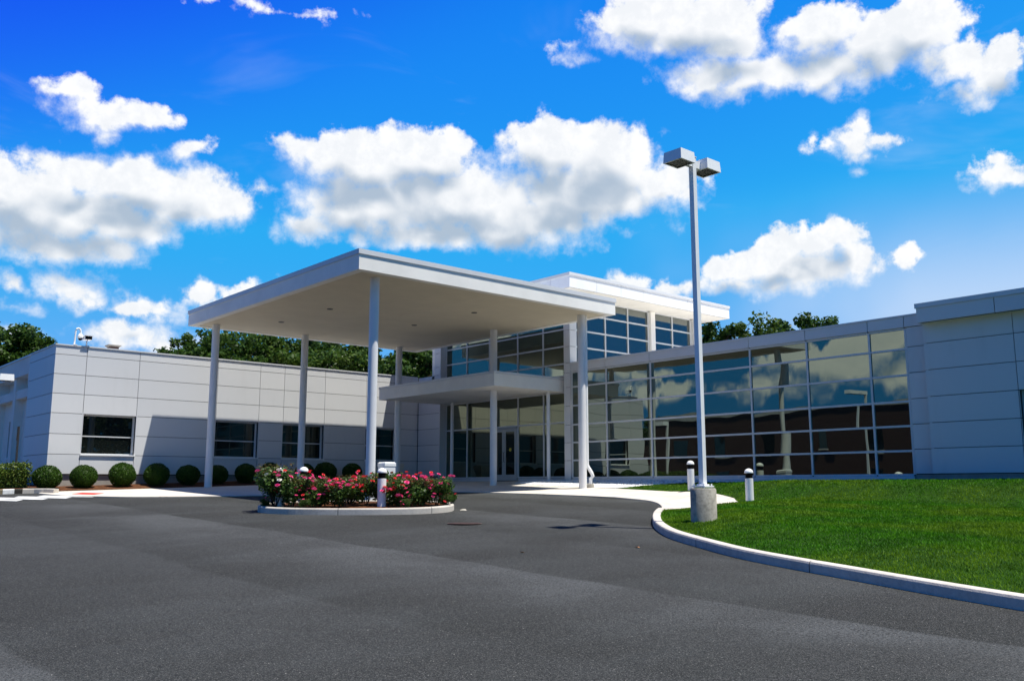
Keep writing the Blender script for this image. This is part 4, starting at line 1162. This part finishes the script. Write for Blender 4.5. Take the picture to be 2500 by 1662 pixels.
# bearing in the photo, distance, height, kind
TREES = [(-60, 66, 13.2, 0, 'tallest dark tree at the left edge behind the old wing'), (28, 66, 11.4, 2, 'dark tree rising above the old wing roof at far left'), (82, 70, 10.9, 0, 'smaller dark tree left of the roof cameras'),
         (430, 62, 9.6, 2, 'low tree at the left end of the row behind the left wing'), (462, 64, 10.6, 0, 'dense dark tree left of the left canopy column'), (497, 66, 11.2, 1, 'tree rising just behind the left canopy column'), (560, 62, 10.4, 2, 'dark tree between the left and middle canopy columns'), (615, 68, 11.8, 1, 'light green tree with gaps between the left and middle columns'), (672, 64, 10.9, 1, 'light green tree just left of the middle canopy column'), (735, 68, 11.3, 2, 'dark tree touching the middle canopy column'), (800, 64, 11.0, 0, 'tree between the middle and front canopy columns'), (860, 60, 10.4, 1, 'thin tree near the front column, sky showing through'), (915, 66, 10.0, 0, 'tree right behind the front canopy column'), (975, 62, 9.6, 2, 'dark tree at the far rear column of the canopy'), (1035, 58, 9.8, 0, 'dark tree beside the upper storey glass'),
         (1735, 60, 10.9, 2, 'dark tree just right of the tall lamp pole above the glass wing'), (1690, 66, 11.4, 0, 'tree mostly hidden by the overhanging roof and lamp pole'), (1862, 58, 10.7, 1, 'broad light tree above the glass wing roof'), (1925, 62, 11.6, 0, 'tree right of the broad light tree above the glass wing'), (1985, 64, 11.9, 2, 'lowest tree at the right end above the glass wing roof')]
for i, (px, D, h, k, lab) in enumerate(TREES):
    o = TK[k] if not tused[k] else copy_tree(TK[k]); tused[k] = True
    x, y = at(px, D)
    o.location = (x, y, -0.1); s = h / 9.9
    o.scale = (s * random.uniform(0.95, 1.2), s * random.uniform(0.95, 1.2), s); o.rotation_euler = (0, 0, random.uniform(0, 6.28))
    tag(o, lab, 'tree', 'trees behind the building')
for (x, y, h, k, lab) in ((-33, 66, 8.6, 0, 'tree mirrored in the glass over the low end of the brick building'), (-38, 73, 9.5, 2, 'dark tree mirrored in the glass left of the lamp pole'), (-36, 80, 9.0, 0, 'tree mirrored in the glass near the reflected left wing')):
    o = copy_tree(TK[k]); o.location = (x, y, -1.2); s = h / 9.9; o.scale = (s * 1.5, s * 1.5, s); tag(o, lab, 'tree', 'trees behind the brick building')

for k in range(9):
    o = copy_tree(TK[k % 3]); o.location = (8 + k * 8.5, -34 - 5 * (k % 2), -1.3); s = 1.15 + 0.12 * (k % 3); o.scale = (s * 1.5, s * 1.5, s)
    o.rotation_euler = (0, 0, k * 1.1); tag(o, 'tree of the row behind the viewer, seen only as dark green in the wing windows', 'tree', 'trees mirrored in the wing windows')

# ---------------------------------------------------------------- brick building across the car park (seen in the glass)
bb = tag(empty('brick_building', (-25, 50, -1.25)), 'long dark brick building mirrored in the glass wing', 'building')
mb = MB(); mb.box(-45, -25, 18, 62, -1.6, 6.6); mb.box(-45, -25.3, 62, 92, -1.6, 4.6); bpart(mb, 'wall', M['brick'], bb)
mb = MB(); mb.box(-45.2, -24.9, 17.9, 62.1, 6.603, 6.95); mb.box(-45.2, -25.2, 62.1, 92.2, 4.603, 4.85); bpart(mb, 'coping', M['kerb'], bb)
for k in range(8):
    y = 21.5 + k * 5.2
    for z in (2.9,) + (() if k % 3 else (-0.4,)):
        fm = MB(); fm.box(-25.02, -24.88, y - 0.1, y + 1.7, z - 0.15, z - 0.003)
        wo_ = bpart(fm, 'window', M['kerb'], bb)
        gm = MB(); gm.box(-25.05, -24.97, y, y + 1.6, z, z + 1.8); bpart(gm, 'pane', M['glass_dark'], wo_)
for k in range(5):
    y = 64 + k * 5.0
    gm = MB(); gm.box(-25.35, -25.24, y, y + 2.8, -1.2, 1.9); bpart(gm, 'garage_door', M['pier'], bb)
lamp('parking_lamp', -5.2, 28.5, gz1(-5.2, 28.5), 5.9, (1,), 'slim single-headed lamp seen only as a reflection in the glass wing', 0.5)

# ---------------------------------------------------------------- small things
# cameras on the roof edge
t = tag(empty('dome_camera', (9.36, YL + 0.12, 5.02)), 'white gooseneck dome security camera on the left wing roof edge', 'camera')
mb = MB()
arc = [(0, 0, 0), (0.02, 0, 0.52)] + [(0.02 + 0.085 - 0.085 * math.cos(a), 0, 0.52 + 0.13 * math.sin(a)) for a in np.linspace(0.3, math.pi, 8)] + [(0.19, 0, 0.44)]
mb.tube(arc, 0.030, 12); mb.box(-0.06, 0.06, -0.16, 0.06, 0, 0.03); mb.build('mount', M['white'], t)
mb = MB(); mb.lathe([(0.075, 0.28), (0.10, 0.31), (0.10, 0.37), (0.07, 0.42), (0.04, 0.46), (0.001, 0.46)], 20, (0.19, 0, 0)); mb.build('housing', M['white'], t)
mb = MB(); mb.lathe([(0.001, 0.205)] + [(0.075 * math.sin(a), 0.28 - 0.075 * math.cos(a)) for a in np.linspace(0.3, 1.57, 6)], 18, (0.19, 0, 0)); mb.build('lens', M['black'], t)
t = tag(empty('bullet_camera', (9.78, YL + 0.12, 5.02)), 'boxy white security camera with dark front beside the dome camera', 'camera')
mb = MB(); mb.tube([(0, 0, 0), (0, 0, 0.16), (0, -0.06, 0.24)], 0.025, 10); mb.box(-0.05, 0.05, -0.16, 0.05, 0, 0.025); mb.build('mount', M['white'], t)
mb = MB(); mb.box(-0.125, 0.125, -0.22, 0.16, 0.24, 0.36); mb.box(-0.14, 0.14, -0.30, 0.18, 0.362, 0.385); mb.build('housing', M['white'], t)
mb = MB(); mb.box(-0.11, 0.11, -0.235, -0.221, 0.25, 0.35); mb.build('lens', M['black'], t)
t = tag(empty('roof_vent', (11.2, 36.6, 4.72)), 'rusty square roof vent with a flat cap on the left wing', 'roof vent', 'roof vents on the left wing')
mb = MB(); mb.box(-0.17, 0.17, -0.17, 0.17, 0, 0.60); mb.build('stack', M['vent'], t)
mb = MB(); mb.box(-0.24, 0.24, -0.24, 0.24, 0.63, 0.67); mb.box(-0.2, 0.2, -0.2, 0.2, 0.60, 0.63); mb.build('cap', M['found'], t)
t = tag(empty('roof_vent', (13.55, 36.6, 4.72)), 'small pale mushroom roof vent near the trees on the left wing', 'roof vent', 'roof vents on the left wing')
mb = MB(); mb.tube([(0, 0, 0), (0, 0, 0.36)], 0.10, 14); mb.build('stack', M['coping'], t)
mb = MB(); mb.lathe([(0.19, 0.36), (0.2, 0.40), (0.12, 0.46), (0.001, 0.47)], 18); mb.build('cap', M['white'], t)
# thin dark sign post beside the left wing, seen edge on
t = tag(empty('sign_post', (7.75, 34.9, bedz(7.75, 34.9))), 'thin dark sign post seen edge-on against the shaded side wall', 'sign post')
mb = MB(); mb.box(-0.03, 0.03, -0.03, 0.03, -0.1, 2.1); mb.build('post', M['dark'], t)
mb = MB(); mb.box(-0.015 - .03, -0.031, -0.15, 0.15, 1.62, 2.08); mb.v = [(p[0], p[1], p[2]) for p in mb.v]; o = mb.build('sign_plate', M['dark'], t); o.rotation_euler = (0, 0, R_(-14))
# planter urn by the wall
x, y = 22.45, 33.55
t = tag(empty('planter', (x, y, gz1(x, y) + 0.03)), 'pale tapered square planter by the wall behind the roses', 'planter')
mb = MB()
def frustum(m, r0, r1, z0, z1):
    m.add([(-r0, -r0, z0), (r0, -r0, z0), (r0, r0, z0), (-r0, r0, z0), (-r1, -r1, z1), (r1, -r1, z1), (r1, r1, z1), (-r1, r1, z1)], [(3, 2, 1, 0), (4, 5, 6, 7), (0, 1, 5, 4), (1, 2, 6, 5), (2, 3, 7, 6), (3, 0, 4, 7)])
frustum(mb, 0.14, 0.24, 0, 0.55); mb.build('bowl', M['beige'], t)
mb = MB(); frustum(mb, 0.27, 0.30, 0.551, 0.80); frustum(mb, 0.30, 0.28, 0.801, 0.84); mb.build('rim', M['beige'], t)
x, y = 14.42, 21.95
t = tag(empty('litter_bin', (x, y, gz1(x, y))), 'white boxy litter bin right of the front canopy column, behind the roses', 'bin')
mb = MB(); frustum(mb, 0.16, 0.18, 0, 0.98); mb.build('body', M['white'], t)
mb = MB(); frustum(mb, 0.19, 0.19, 0.981, 1.07); frustum(mb, 0.185, 0.155, 1.071, 1.095); mb.build('lid', M['white'], t)
# manhole cover, stone chip, leaves
x, y = 11.6, 14.75
t = MB(); t.lathe([(0.36, 0.0), (0.36, 0.007), (0.33, 0.009), (0.32, 0.006), (0.001, 0.006)], 32)
for k in range(-4, 5): 
    w_ = math.sqrt(max(0, 0.3 ** 2 - (k * 0.066) ** 2)); t.box(-w_, w_, k * 0.066 - 0.018, k * 0.066 + 0.018, 0.007, 0.012)
o = t.build('manhole_cover', simple('rusty_iron', (0.075, 0.045, 0.038), 0.6, 0.4, 0.3, 12)); o.location = (x, y, gz1(x, y) + 0.004); o.rotation_euler = (0, 0, 0.6)
tag(o, 'rusty round iron manhole cover set in the asphalt', 'manhole cover')
x, y = island_xy(2.62, -0.05)
t = MB(); t.lathe([(0.085, 0), (0.07, 0.02), (0.04, 0.035), (0.001, 0.038)], 9); t.v = [(p[0] * (1 + 0.4 * math.sin(p[1] * 40)), p[1], p[2]) for p in t.v]
o = t.build('stone_chip', M['pier']); o.location = (x, y, gz1(x, y)); tag(o, 'pale chip of broken concrete at the right tip of the island', 'stone')
def fallen_leaf(x, y, mat, lab, r=0.05):
    t = MB(); t.add([(-r, 0, 0.006), (0, -r * 0.6, 0.02), (r, 0, 0.01), (0, r * 0.6, 0.025)], [(0, 1, 2, 3)])
    o = t.build('fallen_leaf', mat); o.location = (x, y, gz1(x, y)); o.rotation_euler = (0, 0, x * 3); tag(o, lab, 'leaf', 'fallen leaves on the asphalt')
dry = simple('dry_leaf', (0.55, 0.24, 0.09), 0.7)
fallen_leaf(11.0, 9.6, dry, 'orange dry leaf on the asphalt left of the lawn kerb')
fallen_leaf(9.2, 10.3, dry, 'dry leaf on the open asphalt below the lamp shadow', 0.04)
